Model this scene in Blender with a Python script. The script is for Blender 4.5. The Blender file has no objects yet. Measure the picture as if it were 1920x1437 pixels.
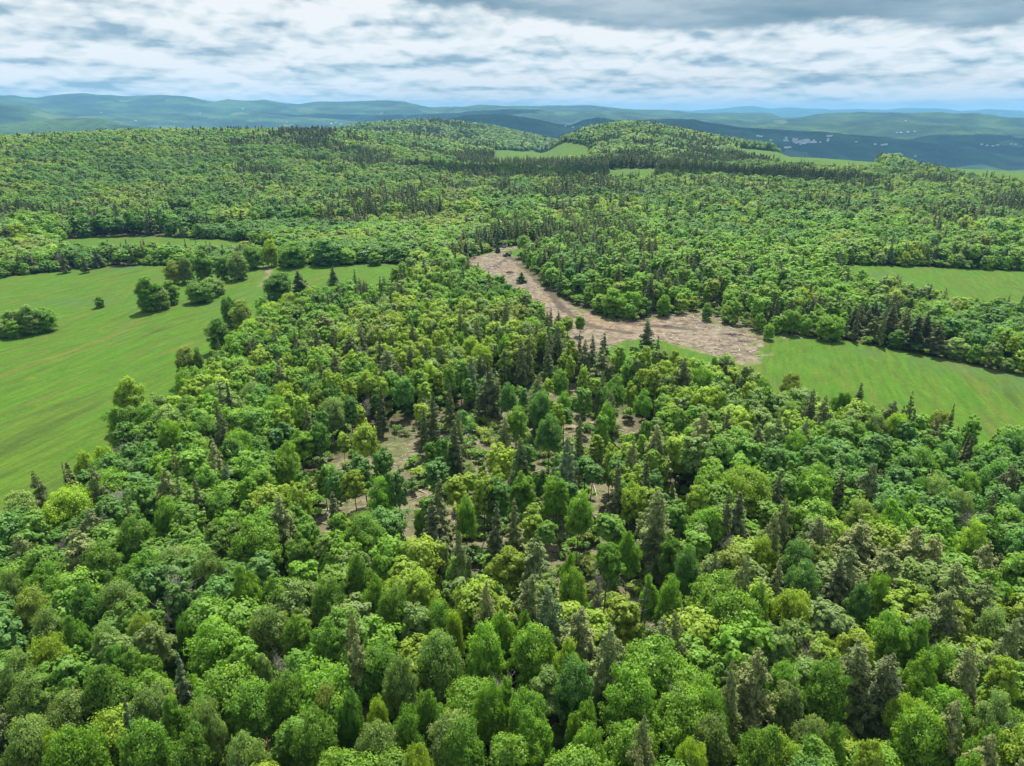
import bpy, math, random
import numpy as np
from mathutils import Vector, Matrix

random.seed(7)
RNG = np.random.default_rng(11)
sc = bpy.context.scene
COL = sc.collection
PI = math.pi

# ---------------------------------------------------------------- camera model
W, H = 1920.0, 1437.0
F = 1331.0
PITCH = math.radians(20.83)
CAMZ = 80.0
CP, SP = math.cos(PITCH), math.sin(PITCH)

def pix_dir(px, py):
    a = (px - W / 2) / F
    b = (H / 2 - py) / F
    return np.array([a, CP + b * SP, -SP + b * CP])

def project(x, y, z):
    dz = z - CAMZ
    dep = y * CP - dz * SP
    up = y * SP + dz * CP
    dep = np.where(dep < 1e-3, 1e-3, dep)
    return W / 2 + F * x / dep, H / 2 - F * up / dep, dep

# ---------------------------------------------------------------- terrain
R_T = np.array([0, 60, 120, 200, 350, 500, 700, 850, 1000, 1150, 1300, 1500, 1800, 2300, 3000, 4500, 7000, 10000, 16000, 28000, 90000.])
U_T = np.array([-900, 0, 300, 600, 750, 900, 1050, 1200, 1500, 1920, 2800.])
Z_T = np.array([
    # each column: -900   0    300   600   750   900  1050  1200  1500  1920  2800
    [10, 10, 10, 10, 10, 10, 10, 10, 10, 10, 10],
    [9, 9, 9, 9, 9, 9, 9, 9, 9, 9, 9],
    [3, 3, 4, 4, 4, 4, 4, 4, 4, 3, 3],
    [-2, -1, 0, 0, 0, 0, 0, 0, 0, 0, -1],
    [-4, -3, -2, 0, 0, 0, 0, 0, -1, -2, -4],
    [-4, -3, -2, -1, 0, 0, 0, 0, -2, -4, -6],
    [0, -1, -2, -2, -1, 0, 0, 0, -2, -4, -6],
    [6, 5, 4, 2, 1, 0, 0, 2, 0, -5, -8],
    [16, 15, 15, 12, 8, 2, 0, 4, 0, -5, -10],
    [26, 26, 28, 25, 18, 4, 0, 6, 2, -4, -10],
    [32, 33, 39, 38, 30, 6, -2, 6, 3, -4, -12],
    [24, 28, 34, 34, 28, 6, -4, 6, 0, -14, -24],
    [-10, -5, 0, 6, 8, -4, -14, -4, -20, -60, -70],
    [-80, -80, -70, -50, -30, -45, -60, -60, -100, -150, -160],
    [-130, -130, -130, -110, -90, -90, -110, -120, -180, -220, -230],
    [-150, -150, -150, -150, -140, -140, -150, -170, -220, -230, -230],
    [-140, -140, -140, -150, -150, -150, -160, -170, -190, -200, -200],
    [-60, -60, -70, -80, -90, -100, -110, -120, -110, -110, -110],
    [-100, -100, -100, -100, -100, -120, -120, -120, -60, -60, -60],
    [-120, -120, -120, -120, -120, -120, -60, -20, 0, 0, 0],
    [-100, -100, -100, -100, -100, -100, -60, -40, -40, -40, -40],
], float)
# ridges: distance, radial width, [(u, pixel row of the crest)...]
def yz(D, y):      # height of a point at distance D that is seen on image row y
    return CAMZ + D * math.tan(math.atan((H / 2 - y) / F) - PITCH)
RIDGES = [
    (25000, 3500, [(560, 214), (900, 212), (1100, 206), (1200, 205), (1290, 208), (1350, 205), (1410, 200.5), (1450, 204.5), (1490, 203), (1560, 206.5), (1600, 206),
                   (1660, 206.5), (1700, 203.5), (1760, 206), (1800, 209), (1850, 207.5), (1920, 210), (2300, 207), (2700, 212)]),
    (11500, 2200, [(-600, 190), (-200, 186), (0, 183), (30, 182.5), (75, 188), (100, 187), (150, 183), (240, 188.5), (300, 187), (350, 185), (405, 191.5), (430, 188),
                   (480, 191), (500, 190), (562, 197.5), (600, 195), (690, 193.5), (760, 194.5), (806, 202), (850, 201), (900, 199), (950, 201.5), (1000, 201),
                   (1050, 200), (1100, 199.5), (1150, 203), (1200, 208), (1320, 211), (1500, 214)]),
    (8800, 1000, [(-500, 215), (0, 216), (200, 214), (400, 216), (560, 220), (700, 215), (850, 214), (950, 209), (1050, 206), (1120, 208), (1180, 213), (1280, 221), (1400, 224), (1500, 218), (1560, 213.5), (1650, 212.5),
                   (1750, 214), (1820, 215), (1920, 218), (2400, 214)]),
    (7200, 900, [(-500, 196), (0, 198), (45, 204), (90, 214), (130, 224), (200, 236), (300, 246), (1000, 240), (1400, 235), (1600, 229), (1700, 231), (1800, 234), (1920, 238), (2400, 232)]),
    (5200, 600, [(-500, 240), (0, 232), (60, 226), (110, 222), (190, 222), (240, 230), (330, 238), (450, 246)]),
    (5600, 700, [(760, 252), (820, 228), (870, 217), (920, 214), (960, 214.5), (1000, 222), (1040, 230), (1070, 234), (1095, 224), (1120, 221), (1150, 226), (1185, 229), (1220, 221), (1260, 218),
                 (1300, 218), (1340, 224), (1400, 231), (1500, 240), (1600, 247), (1700, 256), (1800, 263), (1920, 275)]),
    (2500, 420, [(560, 262), (620, 250), (680, 240), (740, 235), (800, 233), (860, 236), (920, 244), (980, 256), (1040, 270), (1100, 285)]),
    (1720, 300, [(1000, 292), (1060, 268), (1100, 252), (1140, 244), (1180, 240), (1220, 243), (1270, 251), (1330, 262), (1390, 272), (1450, 280), (1520, 292)]),
]
RIDGES = [(D, w, np.array([a for a, b in L], float), np.array([yz(D, b) for a, b in L])) for D, w, L in RIDGES]

def vnoise(x, y, seed=0):
    xi = np.floor(x).astype(np.int64); yi = np.floor(y).astype(np.int64)
    fx = x - xi; fy = y - yi
    fx = fx * fx * (3 - 2 * fx); fy = fy * fy * (3 - 2 * fy)
    def h(a, b):
        n = (a * 374761393 + b * 668265263 + seed * 1442695041) & 0x7fffffff
        n = ((n ^ (n >> 13)) * 1274126177) & 0x7fffffff
        return ((n ^ (n >> 16)) & 0xffff) / 65535.0
    return (h(xi, yi) * (1 - fx) + h(xi + 1, yi) * fx) * (1 - fy) + (h(xi, yi + 1) * (1 - fx) + h(xi + 1, yi + 1) * fx) * fy

def fbm(x, y, seed=0, octv=4):
    s = 0; a = 0.5; t = 0
    for k in range(octv):
        s = s + a * vnoise(x, y, seed + k * 17); t += a
        x = x * 2.03 + 5.2; y = y * 2.03 + 1.7; a *= 0.5
    return s / t

def sstep(a, b, x):
    t = np.clip((x - a) / (b - a), 0, 1)
    return t * t * (3 - 2 * t)

def table(r, u):
    lr = np.log(np.maximum(r, 1) + 120)
    LR = np.log(np.maximum(R_T, 1) + 120)
    i = np.clip(np.searchsorted(R_T, r) - 1, 0, len(R_T) - 2)
    t = np.clip((lr - LR[i]) / (LR[i + 1] - LR[i]), 0, 1)
    j = np.clip(np.searchsorted(U_T, u) - 1, 0, len(U_T) - 2)
    s = np.clip((u - U_T[j]) / (U_T[j + 1] - U_T[j]), 0, 1)
    s = s * s * (3 - 2 * s)
    def at(ii):
        return Z_T[ii, j] * (1 - s) + Z_T[ii, j + 1] * s
    i0 = np.maximum(i - 1, 0); i3 = np.minimum(i + 2, len(R_T) - 1)
    p0, p1, p2, p3 = at(i0), at(i), at(i + 1), at(i3)
    m1 = (p2 - p0) * 0.5; m2 = (p3 - p1) * 0.5
    t2 = t * t; t3 = t2 * t
    return (2 * t3 - 3 * t2 + 1) * p1 + (t3 - 2 * t2 + t) * m1 + (-2 * t3 + 3 * t2) * p2 + (t3 - t2) * m2

def zf(x, y):
    x = np.asarray(x, float); y = np.asarray(y, float)
    r = np.hypot(x, y)
    front = y > 1e-3
    u = np.where(front, 960 + 1424 * x / np.where(front, y, 1), np.where(x > 0, 9999, -9999))
    u = np.clip(u, -900, 2800)
    z = table(r, u)
    for D, w, us, zs in RIDGES:
        zr = np.interp(u, us, zs)
        edge = sstep(us[0] - 1, us[0] + 60, u) * (1 - sstep(us[-1] - 60, us[-1] + 1, u)) if us[0] > -400 else (1 - sstep(us[-1] - 60, us[-1] + 1, u) if us[-1] < 2200 else 1.0)
        if us[0] > -400 and us[-1] >= 2200:
            edge = sstep(us[0] - 1, us[0] + 60, u)
        k = np.exp(-((r - D) / w) ** 2) * edge
        z = z + np.maximum(zr - z, 0) * k
    far = sstep(1500, 6000, r)
    z = z + (fbm(x / 1700, y / 1700, 3, 5) - 0.5) * 90 * far * (1 - sstep(9000, 15000, r) * .5)
    z = z + (fbm(x / 700, y / 700, 29, 5) - .5) * 95 * sstep(4500, 8000, r)
    z = z + (fbm(x / 420, y / 420, 9, 4) - 0.5) * 22 * sstep(1300, 3500, r)
    z = z + (fbm(x / 60, y / 60, 5, 3) - 0.5) * 2.2 * sstep(40, 200, r) 
    return z

def ground_at(px, py, rmin=30., rmax=30000.):
    d = pix_dir(px, py)
    hz = math.hypot(d[0], d[1])
    rr = np.geomspace(rmin, rmax, 1500)
    x = d[0] / hz * rr; y = d[1] / hz * rr
    zz = CAMZ + d[2] / hz * rr - zf(x, y)
    k = np.argmax(zz < 0)
    if zz[k] >= 0:
        k = len(rr) - 1
    if k > 0:
        a, b = zz[k - 1], zz[k]
        t = a / (a - b) if a != b else 0
        r = rr[k - 1] + (rr[k] - rr[k - 1]) * t
    else:
        r = rr[0]
    return d[0] / hz * r, d[1] / hz * r

def at_height(px, py, h):
    """world x, y where the pixel's ray is h above the ground"""
    d = pix_dir(px, py); hz = math.hypot(d[0], d[1])
    rr = np.geomspace(30, 20000, 1500)
    x = d[0] / hz * rr; y = d[1] / hz * rr
    zz = CAMZ + d[2] / hz * rr - zf(x, y) - h
    k = max(1, int(np.argmax(zz < 0)))
    a, b = zz[k - 1], zz[k]
    r = rr[k - 1] + (rr[k] - rr[k - 1]) * (a / (a - b) if a != b else 0)
    return d[0] / hz * r, d[1] / hz * r

# ---------------------------------------------------------------- open land (outlines on the ground)
def poly(*pts):
    return np.array([ground_at(a, b) for a, b in pts])

def sdist(P, x, y):
    """signed distance to polygon, positive inside"""
    x = np.asarray(x, float); y = np.asarray(y, float)
    n = len(P); best = np.full(x.shape, 1e18); ins = np.zeros(x.shape, bool)
    for i in range(n):
        ax, ay = P[i]; bx, by = P[(i + 1) % n]
        ex, ey = bx - ax, by - ay
        L = ex * ex + ey * ey + 1e-12
        t = np.clip(((x - ax) * ex + (y - ay) * ey) / L, 0, 1)
        dx = x - ax - t * ex; dy = y - ay - t * ey
        best = np.minimum(best, dx * dx + dy * dy)
        c = ((ay > y) != (by > y)) & (x < (bx - ax) * (y - ay) / (by - ay + 1e-12) + ax)
        ins ^= c
    d = np.sqrt(best)
    return np.where(ins, d, -d)

FIELDS = [
    poly((-700, 1500), (-200, 1210), (0, 1052), (110, 985), (196, 910), (262, 832), (335, 770), (395, 715), (430, 668), (465, 622), (550, 596), (650, 578), (740, 552), (795, 500),
         (720, 495), (640, 496), (525, 499), (500, 470), (478, 490), (470, 508), (380, 515), (330, 499), (240, 499), (150, 505), (60, 515), (0, 522), (-300, 560), (-900, 640)),
    poly((125, 449), (250, 443), (420, 450), (500, 462), (505, 472), (430, 484), (250, 482), (130, 478)),
    poly((328, 414), (352, 416), (356, 436), (334, 437)),
    poly((1440, 625), (1500, 633), (1560, 636), (1650, 652), (1770, 672), (1830, 690), (1920, 704), (2150, 740), (2700, 830), (2700, 1050), (2250, 975), (1920, 893), (1780, 862), (1640, 834),
         (1500, 800), (1420, 765), (1370, 735), (1250, 712), (1130, 700), (1120, 640), (1200, 628), (1430, 650)),
    poly((1585, 497), (1700, 500), (1800, 504), (1920, 509), (2300, 522), (2300, 655), (1900, 606), (1800, 594), (1720, 574), (1660, 556), (1575, 540)),
    poly((925, 283), (1000, 281), (1106, 279), (1104, 309), (1000, 315), (930, 318)),
    poly((1140, 319), (1230, 317), (1228, 352), (1145, 354)),
    poly((1385, 278), (1450, 285), (1540, 291), (1600, 296), (1665, 332), (1560, 331), (1470, 320), (1385, 302)),
    poly((1690, 293), (1760, 296), (1850, 308), (1930, 317), (2100, 328), (2100, 368), (1900, 360), (1790, 342), (1690, 314)),
    poly((935, 468), (975, 462), (1030, 462), (1010, 476), (960, 484), (900, 486), (905, 478)),
]
DIRT = poly((855, 500), (885, 482), (930, 472), (962, 478), (985, 496), (997, 516), (1020, 536), (1048, 557), (1084, 573), (1116, 587), (1150, 600), (1200, 604), (1240, 590),
            (1290, 590), (1340, 605), (1400, 622), (1440, 645), (1432, 678), (1390, 686), (1330, 668), (1250, 643), (1200, 638), (1150, 648), (1110, 668), (1105, 705),
            (1060, 700), (1070, 650), (1040, 620), (1010, 600), (965, 572), (920, 548), (872, 528))
SPUR = poly((960, 462), (1003, 458), (1000, 463), (965, 468), (945, 473), (955, 482), (938, 480), (930, 466))
PATH = poly((488, 500), (510, 498), (512, 520), (490, 540), (484, 540), (500, 518))
THIN = poly((560, 900), (760, 800), (1000, 720), (1120, 700), (1240, 860), (1260, 1010), (1290, 1120), (1230, 1260), (1100, 1230), (960, 1130), (760, 1110), (600, 1010))

THIN2 = poly((1010, 515), (1130, 530), (1260, 520), (1330, 505), (1400, 530), (1490, 570), (1570, 640), (1440, 640), (1330, 604), (1240, 592), (1150, 585), (1060, 545))
def open_land(x, y):
    x = np.asarray(x, float); y = np.asarray(y, float)
    f = np.full(x.shape, -1e9)
    for P in FIELDS:
        f = np.maximum(f, sdist(P, x, y))
    return f
def dirt_land(x, y):
    return np.maximum(sdist(DIRT, x, y), sdist(SPUR, x, y))

# ---------------------------------------------------------------- materials
def new_mat(name):
    m = bpy.data.materials.new(name); m.use_nodes = True
    nt = m.node_tree; nt.nodes.clear()
    return m, nt
def N(nt, t, **kw):
    n = nt.nodes.new(t)
    for k, v in kw.items():
        setattr(n, k, v)
    return n
def mix(nt, a, b, fac, blend='MIX'):
    n = nt.nodes.new('ShaderNodeMix'); n.data_type = 'RGBA'; n.blend_type = blend
    for s, v in ((0, fac), (6, a), (7, b)):
        if hasattr(v, 'is_output') or isinstance(v, bpy.types.NodeSocket):
            nt.links.new(v, n.inputs[s])
        else:
            n.inputs[s].default_value = v if s == 0 else (*v, 1) if len(v) == 3 else v
    return n.outputs[2]
def math_(nt, op, a, b=None, c=None, clamp=False):
    n = nt.nodes.new('ShaderNodeMath'); n.operation = op; n.use_clamp = clamp
    for i, v in enumerate((a, b, c)):
        if v is None: continue
        if isinstance(v, bpy.types.NodeSocket): nt.links.new(v, n.inputs[i])
        else: n.inputs[i].default_value = v
    return n.outputs[0]
def noise(nt, vec, scale, detail=4, rough=.55, dist=0.):
    n = nt.nodes.new('ShaderNodeTexNoise'); n.inputs['Scale'].default_value = scale
    n.inputs['Detail'].default_value = detail; n.inputs['Roughness'].default_value = rough; n.inputs['Distortion'].default_value = dist
    if vec is not None: nt.links.new(vec, n.inputs['Vector'])
    return n.outputs['Fac']
def ramp(nt, fac, stops):
    n = nt.nodes.new('ShaderNodeValToRGB'); nt.links.new(fac, n.inputs[0])
    el = n.color_ramp.elements
    while len(el) < len(stops): el.new(0.5)
    for e, (p, c) in zip(el, stops):
        e.position = p; e.color = (*c, 1) if len(c) == 3 else c
    return n.outputs[0]
def smooth(nt, v, a, b):
    n = nt.nodes.new('ShaderNodeMapRange'); n.interpolation_type = 'SMOOTHSTEP'
    nt.links.new(v, n.inputs[0]); n.inputs[1].default_value = a; n.inputs[2].default_value = b
    return n.outputs[0]

def leaf_mat(name, transl=.35, rough=.55):
    m, nt = new_mat(name)
    at = N(nt, 'ShaderNodeAttribute', attribute_type='INSTANCER', attribute_name='tint')
    lv = N(nt, 'ShaderNodeAttribute', attribute_type='GEOMETRY', attribute_name='leafvar')
    # leafvar: 0..1 per leaf cluster -> a little lighter/yellower or darker/bluer
    lo = mix(nt, at.outputs['Color'], (.66, .72, .85), 1.0, 'MULTIPLY')
    hi = mix(nt, at.outputs['Color'], (1.42, 1.28, 1.05), 1.0, 'MULTIPLY')
    c = mix(nt, lo, hi, lv.outputs['Fac'])
    d = N(nt, 'ShaderNodeBsdfPrincipled'); nt.links.new(c, d.inputs['Base Color'])
    d.inputs['Roughness'].default_value = rough; d.inputs['Specular IOR Level'].default_value = .25
    t = N(nt, 'ShaderNodeBsdfTranslucent')
    tc = mix(nt, c, (1.15, 1.25, .55), 1.0, 'MULTIPLY'); nt.links.new(tc, t.inputs['Color'])
    ms = N(nt, 'ShaderNodeMixShader'); ms.inputs[0].default_value = transl
    nt.links.new(d.outputs[0], ms.inputs[1]); nt.links.new(t.outputs[0], ms.inputs[2])
    o = N(nt, 'ShaderNodeOutputMaterial'); nt.links.new(ms.outputs[0], o.inputs[0])
    return m
def bark_mat(name, c1, c2, sc_=3.):
    m, nt = new_mat(name)
    tc = N(nt, 'ShaderNodeTexCoord')
    f = noise(nt, tc.outputs['Object'], sc_, 4, .6)
    c = ramp(nt, f, [(.3, c1), (.7, c2)])
    d = N(nt, 'ShaderNodeBsdfPrincipled'); nt.links.new(c, d.inputs['Base Color']); d.inputs['Roughness'].default_value = .9
    o = N(nt, 'ShaderNodeOutputMaterial'); nt.links.new(d.outputs[0], o.inputs[0])
    return m
def plain_mat(name, c, rough=.6, metal=0., var=.15, scale=2.):
    m, nt = new_mat(name)
    tc = N(nt, 'ShaderNodeTexCoord')
    f = noise(nt, tc.outputs['Object'], scale, 3)
    cc = ramp(nt, f, [(.3, tuple(v * (1 - var) for v in c)), (.7, tuple(min(1, v * (1 + var)) for v in c))])
    d = N(nt, 'ShaderNodeBsdfPrincipled'); nt.links.new(cc, d.inputs['Base Color'])
    d.inputs['Roughness'].default_value = rough; d.inputs['Metallic'].default_value = metal
    o = N(nt, 'ShaderNodeOutputMaterial'); nt.links.new(d.outputs[0], o.inputs[0])
    return m

M_LEAF = leaf_mat('broad_leaves', .5)
M_NEEDLE = leaf_mat('needles', .2, .7)
M_BARK = bark_mat('bark_brown', (.035, .028, .022), (.10, .085, .07))
M_BARKG = bark_mat('bark_grey', (.16, .15, .14), (.34, .32, .30))
M_DEAD = bark_mat('dead_wood', (.12, .105, .085), (.27, .245, .205))

def ground_mat():
    m, nt = new_mat('land_cover')
    tc = N(nt, 'ShaderNodeTexCoord'); P = tc.outputs['Object']
    aF = N(nt, 'ShaderNodeAttribute', attribute_type='GEOMETRY', attribute_name='field')
    aD = N(nt, 'ShaderNodeAttribute', attribute_type='GEOMETRY', attribute_name='dirt')
    aR = N(nt, 'ShaderNodeAttribute', attribute_type='GEOMETRY', attribute_name='far')
    n1 = noise(nt, P, .12, 5, .6); n2 = noise(nt, P, .9, 4, .65); n3 = noise(nt, P, .02, 4, .5)
    # mown strips run along the meadow
    A_, B_ = ground_at(-40, 735), ground_at(560, 512)
    th_ = math.atan2(B_[1] - A_[1], B_[0] - A_[0])
    mr = N(nt, 'ShaderNodeMapping'); nt.links.new(P, mr.inputs[0]); mr.inputs['Rotation'].default_value = (0, 0, -th_)
    mp = N(nt, 'ShaderNodeMapping'); nt.links.new(mr.outputs[0], mp.inputs[0]); mp.inputs['Scale'].default_value = (.012, .085, .1)
    n4 = noise(nt, mp.outputs[0], 1.0, 6, .6, .3)
    mp2 = N(nt, 'ShaderNodeMapping'); nt.links.new(mr.outputs[0], mp2.inputs[0]); mp2.inputs['Scale'].default_value = (.08, .5, .3)
    n5 = noise(nt, mp2.outputs[0], 1.0, 4, .7)
    g = ramp(nt, n4, [(.28, (.070, .115, .024)), (.42, (.105, .175, .024)), (.52, (.085, .190, .018)), (.60, (.115, .165, .030)), (.70, (.160, .190, .042))])
    g = mix(nt, g, ramp(nt, n5, [(.3, (.66, .74, .8)), (.7, (1.32, 1.22, 1.1))]), .9, 'MULTIPLY')
    g = mix(nt, g, ramp(nt, n2, [(.3, (.75, .78, .8)), (.7, (1.25, 1.2, 1.15))]), .6, 'MULTIPLY')
    g = mix(nt, g, (.20, .24, .02), math_(nt, 'MULTIPLY', smooth(nt, n1, .62, .74), .55))
    g = mix(nt, g, (.09, .15, .08), math_(nt, 'MULTIPLY', smooth(nt, n3, .55, .68), .5))
    # bare ground with wood chips
    n6 = noise(nt, P, .35, 6, .7, .4); n7 = noise(nt, P, 3.0, 3, .7)
    d = ramp(nt, n6, [(.30, (.09, .066, .05)), (.44, (.19, .148, .115)), (.56, (.30, .245, .19)), (.72, (.42, .35, .28))])
    d = mix(nt, d, ramp(nt, n7, [(.3, (.6, .6, .6)), (.68, (1.4, 1.4, 1.4))]), .8, 'MULTIPLY')
    d = mix(nt, d, (.36, .22, .13), math_(nt, 'MULTIPLY', smooth(nt, n3, .5, .7), .4))
    ge = math_(nt, 'ADD', n1, math_(nt, 'MULTIPLY', math_(nt, 'SUBTRACT', 5.0, aD.outputs['Fac']), .018))
    d = mix(nt, d, mix(nt, (.12, .19, .04), (.20, .22, .06), n2), math_(nt, 'MULTIPLY', smooth(nt, ge, .56, .66), .8))
    aT = N(nt, 'ShaderNodeAttribute', attribute_type='GEOMETRY', attribute_name='track')
    tk = math_(nt, 'ADD', aT.outputs['Fac'], math_(nt, 'MULTIPLY', math_(nt, 'SUBTRACT', n1, .5), 7.0))
    d = mix(nt, (.085, .068, .055), d, math_(nt, 'ADD', .25, math_(nt, 'MULTIPLY', smooth(nt, tk, .8, 3.2), .75)))
    # forest floor: litter, slash, low green growth
    fl = ramp(nt, n2, [(.25, (.035, .028, .02)), (.5, (.11, .085, .06)), (.75, (.26, .21, .165))])
    aH = N(nt, 'ShaderNodeAttribute', attribute_type='GEOMETRY', attribute_name='thin')
    hs = smooth(nt, aH.outputs['Fac'], -4., 4.)
    lit_ = ramp(nt, n6, [(.30, (.10, .078, .058)), (.5, (.22, .18, .14)), (.68, (.38, .32, .26))])
    fl = mix(nt, fl, lit_, hs)
    fl = mix(nt, fl, (.07, .12, .02), math_(nt, 'MULTIPLY', smooth(nt, n1, .46, .60), math_(nt, 'SUBTRACT', 1.0, math_(nt, 'MULTIPLY', hs, .55))))
    # far forest canopy and farmland seen from kilometres away
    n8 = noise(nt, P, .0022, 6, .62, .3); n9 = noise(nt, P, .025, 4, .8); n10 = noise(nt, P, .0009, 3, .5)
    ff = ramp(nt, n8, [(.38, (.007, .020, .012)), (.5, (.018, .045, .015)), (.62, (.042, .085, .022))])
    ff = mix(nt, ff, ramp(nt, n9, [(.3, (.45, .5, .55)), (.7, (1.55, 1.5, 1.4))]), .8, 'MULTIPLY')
    vor = N(nt, 'ShaderNodeTexVoronoi'); vor.inputs['Scale'].default_value = .0085; vor.feature = 'F1'
    mp3 = N(nt, 'ShaderNodeMapping'); nt.links.new(P, mp3.inputs[0]); mp3.inputs['Scale'].default_value = (1, .45, 1)
    nt.links.new(mp3.outputs[0], vor.inputs['Vector'])
    sep = N(nt, 'ShaderNodeSeparateColor'); nt.links.new(vor.outputs['Color'], sep.inputs[0])
    fm = math_(nt, 'GREATER_THAN', sep.outputs[0], .86)
    fm = math_(nt, 'MULTIPLY', fm, math_(nt, 'MULTIPLY', smooth(nt, n10, .50, .60), .8))
    fc = mix(nt, (.05, .095, .025), (.085, .12, .045), sep.outputs[1])
    ff = mix(nt, ff, fc, fm)
    k1 = math_(nt, 'ADD', aF.outputs['Fac'], math_(nt, 'MULTIPLY', math_(nt, 'SUBTRACT', n2, .5), 5.0))
    base = mix(nt, fl, g, smooth(nt, k1, -1.5, 1.0))
    k2 = math_(nt, 'ADD', aD.outputs['Fac'], math_(nt, 'MULTIPLY', math_(nt, 'SUBTRACT', n1, .5), 22.0))
    d = mix(nt, d, (1.06, .98, 1.26), 1.0, 'MULTIPLY')
    base = mix(nt, base, d, smooth(nt, k2, -1.0, 1.5))
    base = mix(nt, base, (.50, .55, .38), 1.0, 'MULTIPLY')
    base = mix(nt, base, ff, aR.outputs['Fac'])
    b = N(nt, 'ShaderNodeBsdfPrincipled'); nt.links.new(base, b.inputs['Base Color']); b.inputs['Roughness'].default_value = .95
    b.inputs['Specular IOR Level'].default_value = .1
    bp = N(nt, 'ShaderNodeBump'); bp.inputs['Strength'].default_value = .6; bp.inputs['Distance'].default_value = .5
    nt.links.new(math_(nt, 'ADD', n2, math_(nt, 'MULTIPLY', n5, .3)), bp.inputs['Height'])
    bp2 = N(nt, 'ShaderNodeBump'); bp2.inputs['Distance'].default_value = 16
    nt.links.new(aR.outputs['Fac'], bp2.inputs['Strength'])
    nt.links.new(n9, bp2.inputs['Height']); nt.links.new(bp.outputs[0], bp2.inputs['Normal'])
    nt.links.new(bp2.outputs[0], b.inputs['Normal'])
    o = N(nt, 'ShaderNodeOutputMaterial'); nt.links.new(b.outputs[0], o.inputs[0])
    return m
M_LAND = ground_mat()

# ---------------------------------------------------------------- mesh helpers
def mesh_np(name, verts, faces4=None, mats=(), midx=None, attrs=None, smooth_=False, tris=None):
    """verts (n,3); faces4 (m,4)"""
    me = bpy.data.meshes.new(name)
    nv = len(verts); nf = len(faces4)
    k = faces4.shape[1]
    me.vertices.add(nv); me.vertices.foreach_set('co', np.ascontiguousarray(verts, np.float32).ravel())
    me.loops.add(nf * k); me.loops.foreach_set('vertex_index', np.ascontiguousarray(faces4, np.int32).ravel())
    me.polygons.add(nf); me.polygons.foreach_set('loop_start', np.arange(0, nf * k, k, dtype=np.int32))
    if midx is not None: me.polygons.foreach_set('material_index', np.ascontiguousarray(midx, np.int32))
    if smooth_: me.polygons.foreach_set('use_smooth', np.ones(nf, bool))
    for m in mats: me.materials.append(m)
    for nm, (dom, arr) in (attrs or {}).items():
        a = me.attributes.new(nm, 'FLOAT', dom); a.data.foreach_set('value', np.ascontiguousarray(arr, np.float32))
    me.update(calc_edges=True); me.validate()
    return me

class Geo:
    """collects quads (leaves, tube walls) into one mesh"""
    def __init__(s): s.v = []; s.f = []; s.m = []; s.lv = []; s.n = 0
    def add(s, v, f, m=0, lv=None):
        v = np.asarray(v, float).reshape(-1, 3); f = np.asarray(f, int).reshape(-1, 4)
        s.v.append(v); s.f.append(f + s.n); s.n += len(v)
        s.m.append(np.full(len(f), m)); s.lv.append(np.full(len(f), .5) if lv is None else lv)
    def quads(s, c, nrm, size, rng, m=0, lv=None, aspect=1.0, axis=None):
        n = len(c); nrm = nrm / (np.linalg.norm(nrm, axis=1, keepdims=True) + 1e-9)
        ref = rng.normal(size=(n, 3)) if axis is None else axis
        t = np.cross(nrm, ref) if axis is None else ref - nrm * (ref * nrm).sum(1, keepdims=True)
        t /= np.linalg.norm(t, axis=1, keepdims=True) + 1e-9
        b = np.cross(nrm, t)
        size = np.broadcast_to(np.asarray(size, float), (n,))[:, None]
        asp = np.asarray(aspect, float)
        asp = asp[:, None] if asp.ndim else asp
        tt = t * size * .5 * asp; bb = b * size * .5
        # kite-shaped leaf clusters rather than squares
        v = np.stack([c - tt, c - tt * .15 - bb, c + tt, c + tt * .1 + bb], 1)
        s.add(v.reshape(-1, 3), np.arange(n * 4).reshape(-1, 4), m, lv)
    def tube(s, pts, rad, sides=5, m=1):
        pts = np.asarray(pts, float); n = len(pts)
        d = np.gradient(pts, axis=0); d /= np.linalg.norm(d, axis=1, keepdims=True) + 1e-9
        ref = np.where(np.abs(d[:, 2:3]) > .9, [[1., 0, 0]], [[0, 0, 1.]])
        a = np.cross(d, ref); a /= np.linalg.norm(a, axis=1, keepdims=True) + 1e-9
        b = np.cross(d, a)
        th = np.arange(sides) / sides * 2 * PI
        ring = pts[:, None] + (a[:, None] * np.cos(th)[None, :, None] + b[:, None] * np.sin(th)[None, :, None]) * np.asarray(rad)[:, None, None]
        i = np.arange(n - 1)[:, None] * sides; j = np.arange(sides)[None]
        f = np.stack([i + j, i + (j + 1) % sides, i + sides + (j + 1) % sides, i + sides + j], -1).reshape(-1, 4)
        s.add(ring.reshape(-1, 3), f, m)
    def mesh(s, name, mats):
        return mesh_np(name, np.concatenate(s.v), np.concatenate(s.f), mats, np.concatenate(s.m), {'leafvar': ('FACE', np.concatenate(s.lv))})

def rand_dir(n, rng):
    v = rng.normal(size=(n, 3)); return v / np.linalg.norm(v, axis=1, keepdims=True)

def wobble_line(a, b, n, amp, rng):
    t = np.linspace(0, 1, n)[:, None]
    p = a * (1 - t) + b * t
    off = np.cumsum(rng.normal(size=(n, 3)) * amp, 0); off -= off[:1]
    off *= np.sin(t * PI * .5)
    return p + off * [1, 1, .3]

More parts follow.
